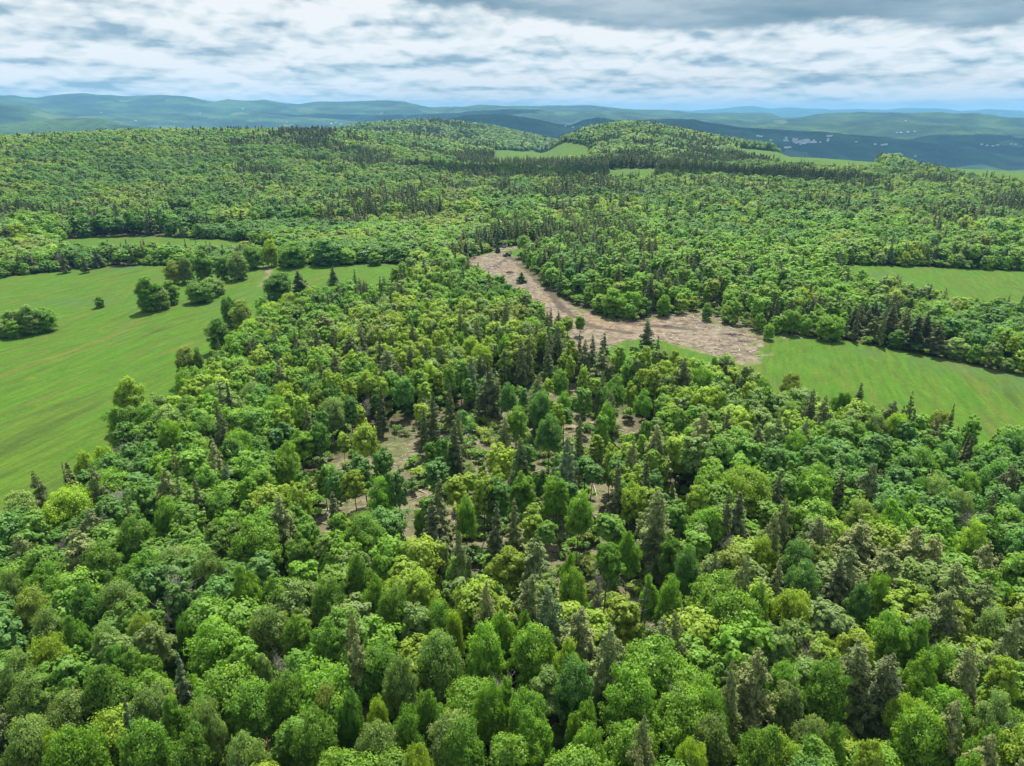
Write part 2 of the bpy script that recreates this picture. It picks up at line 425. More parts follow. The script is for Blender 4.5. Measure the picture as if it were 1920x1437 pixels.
# unit trees are built at real size; form = (height, crown radius, crown base fraction)
def trunk_geo(G, Ht, base_frac, r0, rng, nl=7, R=3., m=0, sides=6, lean=.03):
    top = np.array([rng.normal() * Ht * lean, rng.normal() * Ht * lean, Ht * .88])
    P = wobble_line(np.array([0, 0, -.4]), top, 8, .07, rng)
    G.tube(P, np.linspace(r0, r0 * .18, 8), sides, m)
    z0 = base_frac * Ht
    for k in range(nl):
        t = base_frac + (0.82 - base_frac) * (k + rng.random() * .6) / nl
        i = t * 7 / .88
        i0 = int(min(6, i)); q = P[i0] + (P[i0 + 1] - P[i0]) * (i - i0)
        az = rng.random() * 2 * PI
        L = R * (.55 + .4 * rng.random()) * (1 - .55 * (t - base_frac) / (1 - base_frac))
        e = q + np.array([math.cos(az) * L, math.sin(az) * L, L * (.55 + .5 * rng.random())])
        rr = r0 * (.42 - .25 * t)
        G.tube(wobble_line(q, e, 5, .08, rng), np.linspace(rr, rr * .25, 5), 4, m)
    return P

def broadleaf(seed, form, nleaf, lsize, sm=0.):
    rng = np.random.default_rng(seed)
    Ht, R, bf, style = form
    G = Geo()
    zc0 = Ht * bf; hc = Ht - zc0
    # lobes over an egg-shaped envelope
    nl = {'round': 46, 'tall': 36, 'spread': 50, 'soft': 52, 'sparse': 22, 'full': 56}[style]
    ga = PI * (3 - math.sqrt(5))
    k = np.arange(nl) + .5
    zz = 1 - k / nl * (1.45 if style != 'full' else 1.95)                     # from the top down past the widest point
    zz = np.clip(zz + rng.normal(size=nl) * .06, -.6 if style != 'full' else -.95, 1)
    rad = np.sqrt(np.clip(1 - zz ** 2, 0, 1))
    if style == 'full': rad = np.where(zz < 0, np.maximum(rad, .8), rad)
    az = k * ga + rng.normal(size=nl) * .35
    jit = .60 + .38 * rng.random(nl)
    if sm > .9: jit = .84 + .14 * rng.random(nl)      # seen from afar: one firm dome
    C = np.stack([rad * np.cos(az) * R * jit * .82, rad * np.sin(az) * R * jit * .82, zc0 + hc * (.42 + .50 * zz * jit)], 1)
    if sm > .9: hc = max(hc, R * 1.9); lr_up = 1.25
    else: lr_up = 1.0
    asym = 1 + .18 * np.sin(az + rng.random() * 6)
    C[:, :2] *= asym[:, None]
    lr = lr_up * R * (.20 + .15 * rng.random(nl)) * (1.0 if style != 'sparse' else .8)
    # inner lobes keep the crown from being hollow
    ni = nl // 3
    Ci = np.stack([rng.normal(size=ni) * R * .22, rng.normal(size=ni) * R * .22, zc0 + hc * (.2 + .55 * rng.random(ni))], 1)
    C = np.concatenate([C, Ci]); lr = np.concatenate([lr, np.full(ni, R * .34)])
    nlob = len(C)
    w = lr ** 2; w /= w.sum()
    per = np.maximum(3, (nleaf * w).astype(int))
    pts = []; nrm = []; lvs = []
    for c, r, n in zip(C, lr, per):
        ns = max(3, int(n / 26)) if style != 'soft' else max(3, int(n / 60))
        sd = rand_dir(ns, rng); sd[:, 2] = np.abs(sd[:, 2]) * .9 + .1 * sd[:, 2]
        sd[:, 2] -= .25; sd /= np.linalg.norm(sd, axis=1, keepdims=True)
        sub = c + sd * r * (.75 + .35 * rng.random((ns, 1))) * [1, 1, .8]
        which = rng.integers(0, ns, n)
        sr = r * (.58 if style != 'soft' else .8)
        dd = rand_dir(n, rng) * rng.random((n, 1)) ** .4
        dd[:, 2] *= .7
        p = sub[which] + dd * sr
        pts.append(p)
        nn = dd * 1.1 + sd[which] * .5 + [0, 0, .55] + rng.normal(size=(n, 3)) * .42
        nrm.append(nn)
        sv = rng.random(ns)
        lvs.append(np.clip(sv[which] * .6 + .4 * rng.random(n), 0, 1))
    p = np.concatenate(pts); nn = np.concatenate(nrm); lv = np.concatenate(lvs)
    if sm:
        q = p - [0, 0, zc0 + hc * .25]; q /= np.linalg.norm(q, axis=1, keepdims=True) + 1e-6
        nn = nn / (np.linalg.norm(nn, axis=1, keepdims=True) + 1e-6) + q * sm
        lv = .5 + (lv - .5) * (1 - min(.8, sm * .6))
    return G, p, nn, lsize * (.7 + .6 * rng.random(len(p))), lv, rng

def conifer_pts(seed, form, nleaf, lsize):
    rng = np.random.default_rng(seed)
    Ht, R, bf, style = form
    z0 = Ht * bf
    nb = int({'spruce': 95, 'hemlock': 80, 'pine': 72}[style])
    P = []; NN = []; SZ = []; AX = []; LV = []
    t = (np.arange(nb) + .5) / nb
    t = np.clip(t + rng.normal(size=nb) * .01, 0, .995)
    if style == 'spruce': L = R * (1 - t) ** .85 * (.75 + .4 * rng.random(nb)) + .12
    elif style == 'hemlock': L = R * np.clip(1 - t ** 1.9, 0, 1) ** .9 * (.55 + .6 * rng.random(nb)) + .3
    else: L = R * np.clip(1 - t ** 1.45, .06, 1) * (.5 + .6 * rng.random(nb)) + .25
    az = np.arange(nb) * 2.4 + rng.normal(size=nb) * .5
    w = L ** 1.25; w /= w.sum()
    per = np.maximum(3, (nleaf * w).astype(int))
    for tt, l, a, n in zip(t, L, az, per):
        z = z0 + (Ht - z0) * tt
        s = rng.random(n) ** .7
        droop = {'spruce': -.22, 'hemlock': -.12, 'pine': .08}[style]
        out = np.array([math.cos(a), math.sin(a), 0]); side = np.array([-math.sin(a), math.cos(a), 0])
        ww = (.38 if style == 'spruce' else .42) * l * (1.05 - s) + .12
        q = np.outer(s * l, out) + np.outer(rng.uniform(-1, 1, n) * ww, side)
        q[:, 2] = z + droop * l * s ** 1.3 + (.12 * l * s ** 3 if style == 'spruce' else 0) + rng.normal(size=n) * (.07 * l + .04)
        if style == 'pine': q[:, 2] += (s > .55) * .25 * rng.random(n)
        P.append(q)
        NN.append(np.array([0, 0, 1.]) + out * .55 + rng.normal(size=(n, 3)) * .38)
        AX.append(out + side * rng.normal(size=(n, 1)) * .6 + [0, 0, -.25])
        SZ.append(lsize * (.6 + .6 * rng.random(n)) * (.6 + .4 * (1 - tt)))
        LV.append(np.clip(.15 + .55 * s * rng.random() + .35 * rng.random(n), 0, 1))
    return (np.concatenate(P), np.concatenate(NN), np.concatenate(SZ), np.concatenate(AX), np.concatenate(LV), rng)

BL_FORMS = [(16, 4.6, .30, 'round'), (18, 3.7, .22, 'tall'), (15, 5.2, .34, 'spread'), (17, 4.2, .26, 'soft'), (16.5, 3.4, .46, 'sparse'),
            (17, 4.9, .28, 'round'), (15, 3.0, .16, 'tall'), (16, 4.8, .20, 'soft'),
            (11, 4.4, .0, 'full'), (12, 3.9, .0, 'full')]
CO_FORMS = [(17, 2.9, .10, 'spruce'), (16, 3.5, .14, 'hemlock'), (18, 3.0, .08, 'pine'), (15, 2.1, .12, 'spruce'), (17, 3.9, .10, 'hemlock')]

def make_bl(i, variant, n, ls):
    form = BL_FORMS[i]
    G, p, nn, sz, lv, rng = broadleaf(100 + i * 7 + variant * 31, form, n, ls, (0, .6, 1.0, 1.3)[variant])
    G.quads(p, nn, sz, rng, 0, lv, 1.15)
    T = Geo(); trunk_geo(T, form[0], max(.12, form[2]), .20, rng, 9 if form[3] != 'sparse' else 6, form[1], 0)
    return G, T
def make_co(i, variant, n, ls):
    form = CO_FORMS[i]
    p, nn, sz, ax, lv, rng = conifer_pts(500 + i * 9 + variant * 13, form, n, ls)
    G = Geo(); G.quads(p, nn, sz, rng, 0, lv, 1.7, ax)
    T = Geo(); T.tube(wobble_line(np.array([0, 0, -.4]), np.array([0, 0, form[0] * .97]), 8, .03, rng), np.linspace(.22, .02, 8), 6, 0)
    return G, T
def bare_tree(seed, Ht=13., R=3.0, twigs=2):
    rng = np.random.default_rng(seed); T = Geo(); C = Geo()
    P = trunk_geo(T, Ht, .4, .15, rng, 5, R, 0)
    for k in range(46):
        t = .38 + .6 * rng.random(); i = min(6.99, t * 7); i0 = int(i)
        q = P[i0] + (P[i0 + 1] - P[i0]) * (i - i0)
        a = rng.random() * 2 * PI; L = R * (.4 + .7 * rng.random()) * (1.15 - t * .6)
        e = q + np.array([math.cos(a) * L, math.sin(a) * L, L * (.5 + .9 * rng.random())])
        br = wobble_line(q, e, 5, .12, rng); C.tube(br, np.linspace(.05, .02, 5), 3, 0)
        for j in range(5 * twigs):
            s = br[rng.integers(1, 5)]; d = rand_dir(1, rng)[0]; d[2] = abs(d[2]) + .2
            C.tube(np.array([s, s + d * .55, s + d * 1.0 + rng.normal(size=3) * .18]), [.024, .018, .010], 3, 0)
    return C, T

# ---------------------------------------------------------------- tagging
def tag(o, label=None, cat=None, group=None, kind=None):
    if label: o['label'] = label
    if cat: o['category'] = cat
    if group: o['group'] = group
    if kind: o['kind'] = kind
    return o
def link(o, parent=None):
    COL.objects.link(o)
    if parent is not None: o.parent = parent
    return o

# ---------------------------------------------------------------- ground sheet
def build_ground():
    A = np.concatenate([np.arange(-180, -60, 6.0), np.arange(-60, -47, 1.0), np.arange(-47, 47, .14), np.arange(47, 60, 1.0), np.arange(60, 180.1, 6.0)])
    A = np.radians(A)
    Rr = np.concatenate([[2, 12, 25, 40], np.geomspace(50, 1500, 520), np.geomspace(1500, 29500, 300)[1:]])
    rr, aa = np.meshgrid(Rr, A, indexing='ij')
    x = rr * np.sin(aa); y = rr * np.cos(aa)
    z = zf(x, y)
    nR, nA = rr.shape
    fi = open_land(x, y); di = dirt_land(x, y)
    di = np.maximum(di, sdist(PATH, x, y))
    fa = sstep(2300, 3200, rr)
    tr = np.full(x.shape, 99.)
    for line in (((955, 482), (930, 500), (905, 508)), ((955, 482), (985, 505), (1020, 532), (1062, 560), (1110, 585), (1160, 604), (1230, 612), (1300, 618)), ((1010, 520), (1050, 575), (1100, 610), (1180, 625))):
        P_ = [ground_at(*q) for q in line]
        for (ax, ay), (bx, by) in zip(P_[:-1], P_[1:]):
            ex, ey = bx - ax, by - ay; t_ = np.clip(((x - ax) * ex + (y - ay) * ey) / (ex * ex + ey * ey), 0, 1)
            tr = np.minimum(tr, np.hypot(x - ax - t_ * ex, y - ay - t_ * ey))
    # canopy relief on the far woods
    rel = (fbm(x / 55, y / 55, 21, 3) - .5) * 14 * sstep(2500, 3600, rr) * (1 - sstep(9000, 14000, rr))
    z = z + rel
    idx = np.arange(nR * nA).reshape(nR, nA)
    f = np.stack([idx[:-1, :-1], idx[:-1, 1:], idx[1:, 1:], idx[1:, :-1]], -1).reshape(-1, 4)[:, ::-1]
    V = np.stack([x, y, z], -1).reshape(-1, 3)
    cr = np.hypot(*(V[f].mean(1)[:, :2].T)); cf = fi.ravel()[f].mean(1); cd = di.ravel()[f].mean(1)
    cls = np.zeros(len(f), int)
    cls[cr > 2600] = 3
    cls[(cf > 0) & (cr < 2600)] = 1
    cls[(cd > 0) & (cr < 2600)] = 2
    at = {'field': fi.ravel().clip(-50, 50), 'dirt': di.ravel().clip(-50, 50), 'far': fa.ravel(), 'track': tr.ravel(), 'thin': np.maximum(sdist(THIN, x, y), sdist(THIN2, x, y)).ravel().clip(-50, 50)}
    for c, nm in enumerate(('ground', 'meadow', 'dirt_clearing', 'hills')):
        ff = f[cls == c]
        used, inv = np.unique(ff, return_inverse=True)
        me = mesh_np(nm, V[used], inv.reshape(ff.shape), [M_LAND], None, {k: ('POINT', v[used]) for k, v in at.items()}, True)
        o = bpy.data.objects.new(nm, me); link(o); o['kind'] = 'structure'
build_ground()

# ---------------------------------------------------------------- tree library
LOD0 = {}; HID = bpy.data.collections.new('woodland_templates_broadleaf'); HIC = bpy.data.collections.new('woodland_templates_conifer')
for i in range(len(BL_FORMS)):
    G, T = make_bl(i, 0, 24000, .285 if BL_FORMS[i][3] != 'soft' else .26)
    LOD0['b%d' % i] = (G.mesh('crown', [M_LEAF]), T.mesh('trunk', [M_BARKG if BL_FORMS[i][3] in ('soft',) else M_BARK]))
for i in range(len(CO_FORMS)):
    G, T = make_co(i, 0, 14000, .30)
    LOD0['c%d' % i] = (G.mesh('crown', [M_NEEDLE]), T.mesh('trunk', [M_BARK]))
for i in range(3):
    G, T = bare_tree(900 + i)
    LOD0['d%d' % i] = (G.mesh('branches', [M_DEAD]), T.mesh('trunk', [M_DEAD]))

def lod_obj(nm, G, T, mats, col):
    for a in range(len(T.m)): T.m[a][:] = 1
    G2 = Geo(); G2.v = G.v + T.v; G2.m = G.m + T.m; G2.lv = G.lv + T.lv
    n = 0; G2.f = []
    off = sum(len(v) for v in G.v)
    G2.f = list(G.f) + [q + off for q in T.f]
    o = bpy.data.objects.new(nm, G2.mesh(nm, mats)); col.objects.link(o)
NB, NC = len(BL_FORMS), len(CO_FORMS)
cnt = 0
for l, (n, s) in enumerate(((6500, .50), (1300, .92), (260, 1.75))):
    for i in range(NB):
        G, T = make_bl(i, l + 1, n, s); lod_obj('t%03d' % (l * NB + i), G, T, [M_LEAF, M_BARK], HID)
    for i in range(NC):
        G, T = make_co(i, l + 1, int(n * .8), s); lod_obj('t%03d' % (l * NC + i), G, T, [M_NEEDLE, M_BARK], HIC)

# ---------------------------------------------------------------- tints
BT = {  # broadleaf tints, linear
    'bright': (.175, .315, .042), 'yellow': (.245, .345, .046), 'mid': (.140, .265, .042), 'deep': (.098, .205, .038),
    'soft': (.175, .265, .082), 'silver': (.215, .305, .115), 'olive': (.205, .265, .060), 'cool': (.120, .245, .068)}
CT = {'olive': (.140, .178, .072), 'dark': (.100, .124, .060), 'blue': (.105, .155, .090), 'brown': (.178, .202, .088), 'deep': (.095, .145, .055)}

# ---------------------------------------------------------------- woodland fill
def scatter(r0, r1, spacing, seed, ulo=-230, uhi=2150):
    """jittered hexagonal scatter in the seen wedge"""
    rng = np.random.default_rng(seed)
    half = math.radians(49) if r0 < 200 else math.radians(40)
    xs = np.arange(-r1, r1, spacing); ys = np.arange(20, r1, spacing * .87)
    X, Y = np.meshgrid(xs, ys); X = X + (np.arange(len(ys)) % 2)[:, None] * spacing * .5
    X = X + rng.uniform(-.38, .38, X.shape) * spacing; Y = Y + rng.uniform(-.38, .38, X.shape) * spacing
    r = np.hypot(X, Y)
    px, py, dep = project(X, Y, zf(X, Y) + 10)
    k = (r >= r0) & (r < r1) & (px > -160) & (px < W + 160) & (py < H + 330) & (Y > 10)
    return X[k], Y[k], rng

def visible(x, y, margin=22.):
    """terrain sight-line test with a generous margin"""
    zt = zf(x, y) + 16
    ok = np.ones(x.shape, bool)
    for t in np.linspace(.12, .96, 28):
        zl = CAMZ + (zt - CAMZ) * t
        ok &= zl + margin * t > zf(x * t, y * t)
    return ok

# Trees read off the photograph. Each block: image-view origin, view scale, then
# (x, y of the crown top, crown width, form, tint[, y of the foot])
SURVEY = [
 ((0, 860), 2.49, [
  (560,140,120,'d0','grey'),(300,5,60,'c3','olive'),(430,15,70,'c1','olive'),(85,350,130,'c4','olive'),(350,335,170,'c1','brown'),(760,55,110,'c1','olive'),(910,90,55,'c3','dark'),
  (1300,165,110,'c1','olive'),(1550,150,95,'c0','dark'),(815,905,75,'c3','blue'),(525,1115,60,'c3','blue'),(385,235,120,'c1','dark'),(60,160,200,'b2','silver'),(300,150,220,'b2','yellow'),
  (480,65,200,'b3','bright'),(760,190,140,'b5','bright'),(600,275,180,'b5','mid'),(1180,290,250,'b5','bright'),(950,435,150,'b3','soft'),(820,385,210,'b7','silver'),(1130,495,130,'b0','bright'),
  (640,425,200,'b0','mid'),(430,400,190,'b3','mid'),(170,500,170,'b0','mid'),(30,520,120,'b3','soft'),(1270,535,150,'b1','bright'),(1390,350,130,'b1','mid'),(1150,85,110,'b4','bright'),
  (1000,150,130,'b1','mid'),(530,565,200,'b3','soft'),(100,600,180,'b3','olive'),(380,600,150,'b0','deep'),(200,700,150,'b3','soft'),(320,735,120,'b0','mid'),(460,765,140,'b3','silver'),
  (640,735,120,'b2','olive'),(700,770,180,'b4','silver'),(850,735,110,'b2','deep'),(980,770,280,'b5','bright'),(1230,675,200,'b3','soft'),(1370,700,140,'b1','bright'),(1530,565,180,'b5','mid'),
  (1500,755,150,'b1','mid'),(230,825,200,'b2','yellow'),(640,895,170,'b0','mid'),(520,880,150,'b0','deep'),(890,965,90,'b1','bright'),(60,905,180,'b3','soft'),(130,1005,190,'b3','soft'),
  (270,1080,250,'b7','soft'),(480,975,230,'b0','mid'),(660,1095,200,'b2','silver'),(820,1105,130,'b0','mid'),(950,1150,160,'b2','silver'),(1180,1055,250,'b5','mid'),(1340,1000,200,'b5','mid'),
  (1500,1055,150,'b3','olive'),(90,1175,220,'b7','silver'),(300,1275,250,'b2','bright'),(230,1235,90,'b1','yellow'),(650,1235,250,'b5','mid'),(860,1265,200,'b0','mid'),(1150,1285,200,'b2','silver'),
  (1440,1195,230,'b5','mid'),(1240,900,90,'b4','silver'),(1300,935,80,'d1','grey'),(800,580,130,'d2','grey')]),
 ((640, 860), 2.49, [
  (445,75,110,'c0','olive'),(420,180,130,'c0','dark'),(715,185,90,'c0','dark'),(800,190,90,'c0','olive'),(560,335,90,'c1','olive'),(900,360,170,'c4','olive'),(1300,5,85,'c0','dark'),
  (1480,140,170,'c4','olive'),(870,535,130,'c1','olive'),(680,555,90,'c1','brown'),(980,600,150,'c4','blue'),(1130,695,160,'c1','brown'),(1260,775,160,'c4','olive'),(1470,740,170,'c4','olive'),
  (1580,725,100,'c1','olive'),(50,810,110,'c1','brown'),(40,695,80,'c1','brown'),(1375,1335,80,'c1','brown'),(580,185,120,'b5','bright'),(840,55,130,'b1','bright'),(1010,55,130,'b1','bright'),
  (1110,165,160,'b5','bright'),(540,465,110,'b1','mid'),(800,425,200,'b4','yellow'),(1060,435,90,'b0','bright'),(1080,515,140,'b5','bright'),(1240,385,170,'b4','mid'),(1350,335,120,'b0','bright'),
  (1540,335,110,'b1','mid'),(120,250,200,'b3','mid'),(70,445,130,'b0','mid'),(370,225,90,'b6','bright'),(180,85,150,'b3','bright'),(60,45,150,'b4','yellow'),(470,375,100,'b4','silver'),
  (150,550,130,'b0','bright'),(240,595,180,'b5','mid'),(380,545,170,'b4','yellow'),(450,640,150,'b3','mid'),(530,725,90,'b2','yellow'),(660,665,100,'b3','soft'),(760,700,130,'b0','bright'),
  (870,715,90,'b0','mid'),(450,785,220,'b7','soft'),(670,780,190,'b5','bright'),(900,775,230,'b5','bright'),(1060,850,130,'b0','yellow'),(1110,935,190,'b3','cool'),(160,870,230,'b3','mid'),
  (270,920,160,'b3','soft'),(1440,555,100,'b0','bright'),(1540,555,130,'b5','bright'),(1370,985,280,'b5','bright'),(680,1040,170,'b5','bright'),(790,1030,110,'b0','mid'),(880,1090,200,'b2','mid'),
  (510,1145,220,'b7','silver'),(400,1080,150,'b0','mid'),(160,1125,110,'b2','yellow'),(180,1185,230,'b7','soft'),(30,1085,120,'b0','deep'),(300,1160,150,'b3','mid'),(560,1240,220,'b5','mid'),
  (900,1195,180,'b0','bright'),(1110,1110,130,'b0','bright'),(1160,1255,180,'b5','bright'),(350,1345,160,'b2','yellow'),(740,1000,110,'d0','grey'),(1200,525,75,'d1','grey'),(1590,1065,90,'d2','grey'),
  (285,380,60,'b6','silver'),(660,20,50,'b6','bright'),(950,200,70,'b6','bright')]),
 ((1280, 860), 2.49, [
  (460,45,70,'c0','dark'),(745,55,55,'c3','dark'),(890,15,110,'c1','dark'),(225,135,65,'c0','dark'),(270,150,115,'c0','dark'),(440,255,90,'c1','olive'),(650,260,130,'c4','dark'),(850,285,190,'c4','brown'),
  (780,390,150,'c4','olive'),(960,405,180,'c4','brown'),(1090,305,150,'c1','brown'),(440,450,100,'c0','brown'),(760,450,115,'c0','dark'),(280,430,90,'c1','olive'),(1200,355,150,'c4','brown'),
  (1450,395,120,'c1','brown'),(1230,575,160,'c1','olive'),(1420,555,150,'c4','olive'),(1320,495,180,'c1','olive'),(335,885,170,'c1','brown'),(870,855,200,'c4','olive'),(965,895,190,'c4','dark'),
  (1310,1135,140,'c1','brown'),(1430,1285,150,'c1','brown'),(1560,25,100,'c1','dark'),(240,955,110,'c4','olive'),(1380,865,120,'c1','brown'),(1540,735,150,'c4','olive'),(490,175,70,'c1','olive'),
  (590,870,110,'d0','grey'),(215,365,60,'d1','grey'),(1240,740,90,'d2','grey'),(1340,235,90,'d0','grey'),(50,1085,90,'d1','grey'),(300,55,250,'b2','yellow'),(60,125,130,'b4','yellow'),
  (130,225,180,'b0','bright'),(640,35,170,'b5','bright'),(40,415,130,'b5','cool'),(390,355,120,'b3','yellow'),(560,395,170,'b5','cool'),(575,485,180,'b5','cool'),(170,545,280,'b5','bright'),
  (250,640,290,'b5','bright'),(460,585,65,'b6','silver'),(540,625,180,'b2','yellow'),(350,575,130,'b0','mid'),(840,585,120,'b4','cool'),(940,545,110,'b2','bright'),(980,715,200,'b5','bright'),
  (1110,735,130,'b0','mid'),(840,805,210,'b4','yellow'),(1330,685,150,'b4','yellow'),(1220,865,200,'b5','bright'),(1140,915,150,'b0','bright'),(1500,915,150,'b4','yellow'),(700,955,220,'b5','mid'),
  (490,925,170,'b3','mid'),(505,995,140,'b1','silver'),(600,1165,170,'b7','silver'),(1060,1115,170,'b2','yellow'),(1160,1195,250,'b5','bright'),(900,1315,150,'b4','yellow'),(400,1225,200,'b0','mid'),
  (170,1065,160,'b3','mid'),(150,1185,200,'b3','soft'),(430,1285,230,'b2','yellow'),(60,1315,150,'b2','yellow'),(690,1235,150,'b0','mid'),(1500,1085,160,'b3','silver'),(1440,1245,150,'b0','mid'),
  (1350,1365,150,'b5','bright'),(1080,165,100,'b0','mid'),(1120,85,110,'b5','deep'),(1220,95,130,'b2','silver'),(1310,145,120,'b2','silver'),(1500,15,160,'b2','cool'),(1350,55,110,'b3','bright'),
  (1010,195,140,'b0','bright'),(870,195,180,'b3','olive'),(1480,695,150,'b3','silver'),(1380,295,130,'b3','yellow')]),
 ((0, 400), 3.0, [
  (700,915,180,'b2','yellow'),(680,1055,200,'b5','mid'),(810,1065,190,'b5','mid'),(930,1165,140,'b2','bright'),(1150,1135,190,'b5','mid'),(1040,1035,150,'b0','mid'),(1180,975,130,'b3','mid'),
  (1410,925,140,'b7','silver'),(1340,810,130,'b3','bright'),(1060,845,190,'b0','bright'),(1590,955,120,'b2','yellow'),(1262,940,45,'c3','dark'),(1210,1070,50,'c3','dark'),(1545,835,90,'c1','olive'),
  (690,1285,120,'d2','grey'),(1200,1285,100,'c1','brown'),(1830,555,130,'c1','olive'),(1870,785,90,'c1','olive'),(1340,1225,180,'b2','bright'),(1540,1035,180,'b5','bright'),(1680,1205,130,'b1','bright'),
  (1600,1285,160,'b0','bright'),(1850,1010,150,'b7','silver'),(360,1390,55,'c0','olive'),(450,1335,130,'b2','yellow'),(560,1275,110,'b2','yellow'),(1215,585,130,'b5','deep'),(1275,455,90,'b1','deep'),
  (1350,485,120,'b3','olive'),(1400,600,130,'b2','yellow'),(1300,680,130,'b2','bright'),(1520,500,120,'b2','yellow'),(1630,450,130,'b2','yellow'),(1760,400,130,'b2','yellow'),(1480,650,130,'b0','bright'),
  (1020,735,120,'b4','olive'),(1100,745,60,'b4','silver'),
  (1575,320,170,'b5','deep',480),(1690,318,90,'c2','deep',440),(1875,298,60,'c0','blue',400),
  (845,345,135,'b5','mid',552),(905,400,120,'b3','soft',540),(965,370,95,'b0','mid',510),(1130,372,150,'b0','mid',500),(1185,358,120,'b3','silver',470),(1235,365,75,'b3','soft',455),
  (567,462,56,'b7','mid',530),(95,525,130,'b3','soft',680),(180,505,120,'b3','soft',680),(265,515,130,'b0','mid',662),(85,598,92,'b0','mid',700),(20,600,90,'b3','soft',700),
  (985,262,95,'b4','olive',400),(1055,230,80,'b3','soft',395),(1155,200,110,'b0','mid',375),(1262,235,85,'b1','deep',372),(1345,212,120,'b3','soft',375),(1430,165,120,'b5','mid',312),
  (370,215,60,'c0','olive',336),(484,228,46,'c0','olive',336),(560,190,62,'c0','blue',306),(1660,145,165,'b5','mid',300),(1835,135,165,'b5','cool',292),(1530,130,90,'b3','yellow',300)]),
 ((640, 400), 3.0, [
  (1718,596,85,'c2','blue',752),(1012,328,60,'c0','deep',392),(45,670,100,'c1','dark'),(212,690,60,'c0','dark'),(240,765,130,'c4','olive'),(640,1160,100,'c0','dark'),(1475,665,90,'c0','blue'),
  (1425,680,70,'c0','blue'),(1465,770,150,'c1','dark'),(1350,1140,55,'c3','olive'),(1630,1275,110,'c1','olive'),(1780,1185,130,'c1','brown'),(840,865,110,'c1','dark'),(1100,905,100,'c1','olive'),
  (1510,990,90,'c1','olive'),(1410,380,62,'b6','soft',497),(1525,415,130,'b0','bright',575),(1625,425,120,'b3','bright',575),(1700,470,85,'b0','mid',570),(1570,485,72,'b1','yellow',585),
  (1810,455,80,'b4','bright',578),(30,190,115,'b3','bright',287),(190,218,80,'b3','bright',292),(110,240,36,'b6','bright',285),(880,180,34,'c3','deep',222),(940,960,120,'b5','cool'),
  (1110,1005,150,'b2','cool'),(1170,1135,180,'b5','cool'),(720,685,110,'b3','yellow'),(540,545,110,'b5','deep'),(1080,585,120,'b5','bright'),(1030,660,90,'b6','bright'),(930,685,90,'b5','bright'),
  (1345,570,60,'b6','bright'),(1275,575,70,'b6','yellow'),(1220,590,60,'b6','mid'),(660,420,130,'b5','deep'),(880,410,110,'b5','deep'),(420,500,120,'b2','bright'),(1490,1065,130,'b5','bright'),
  (780,740,120,'b2','yellow'),(1230,880,120,'b3','mid'),(1540,920,150,'b0','mid'),(1240,1000,110,'b3','bright'),(1700,1000,110,'b0','mid'),(980,1090,160,'b3','bright')]),
 ((1280, 400), 3.0, [
  (950,520,100,'c2','dark',690),(1060,575,110,'c2','olive',722),(1145,500,100,'c2','dark',730),(1290,560,120,'c2','dark',775),(1420,600,112,'c2','dark',803),(1350,545,100,'c2','dark',765),(1060,480,100,'c2','dark',660),
  (1180,490,100,'c2','dark',680),(1240,530,100,'c2','olive',745),(600,528,110,'b3','bright',680),(690,588,72,'b0','mid',690),(820,560,150,'b5','bright',712),(1520,690,130,'b3','silver',812),
  (1600,730,90,'b3','silver',825),(1692,788,52,'b0','soft',845),(1768,790,52,'b0','soft',862),(1830,812,66,'b0','soft',888),(1690,738,110,'b3','soft',800),(130,500,62,'b0','mid',602),(480,618,62,'b0','bright',712),
  (1200,650,110,'b5','deep',760),(625,878,130,'b4','olive'),(1010,950,80,'c0','dark'),(1200,1045,110,'c1','dark'),(1325,1095,42,'c3','dark'),(730,990,80,'c1','dark'),(820,1030,90,'c1','dark'),
  (1470,1090,130,'b2','olive'),(440,1170,120,'c0','olive'),(245,1095,80,'c0','dark'),(110,1105,130,'c1','brown'),(245,815,52,'c3','dark'),(20,805,80,'c1','dark'),(185,785,52,'b1','mid'),
  (1100,1125,150,'b3','soft'),(1230,1130,130,'b2','yellow'),(1860,1225,150,'b2','cool'),(910,975,120,'b1','mid'),(130,865,140,'b5','bright'),(460,930,130,'b5','mid'),(600,1060,120,'b3','soft'),
  (650,1240,150,'b5','bright'),(1380,1320,180,'b3','mid')]),
]
SX, SY, SH, SWID, SKEY, STN, SFOOT = [], [], [], [], [], [], []
for (ox, oy), vs, rows in SURVEY:
    for row in rows:
        px, py, w = ox + row[0] / vs, oy + row[1] / vs, row[2] / vs
        key = row[3]; con = key[0] == 'c'
        if len(row) > 5:
            fy = oy + row[5] / vs
            x, y = ground_at(px, fy)
            if key in ('b0', 'b3', 'b4', 'b5', 'b1', 'b7'): key = 'b8' if len(SX) % 2 else 'b9'
            g = float(zf(x, y)); dd = pix_dir(px, py); r = math.hypot(x, y) + w * .15 * math.hypot(x, y) / F
            h = CAMZ + dd[2] / math.hypot(dd[0], dd[1]) * math.hypot(x, y) - g
        else:
            h = (16.5 if con else 14.0) * random.uniform(.94, 1.08)
            if key[0] == 'd': h = 13
            if w < 45 and not con: h *= .92
            if key == 'b6': h *= .65
            x, y = at_height(px, py, h)
        dep = float(project(x, y, zf(x, y) + h * .6)[2])
        if len(row) < 6 and key[0] == 'b' and float(open_land(x, y)) > -7: key = 'b8' if len(SX) % 2 else 'b9'
        if len(row) < 6 and sdist(THIN, x, y) > 0: w *= .86
        SX.append(x); SY.append(y); SH.append(h); SWID.append(w * dep / F); SKEY.append(key); STN.append(row[4]); SFOOT.append(len(row) > 5)
ns = len(SX)
SXa, SYa, SWa = np.array(SX), np.array(SY), np.array(SWID)
print('surveyed', ns, 'width m', np.percentile(SWa, [5, 50, 95]))

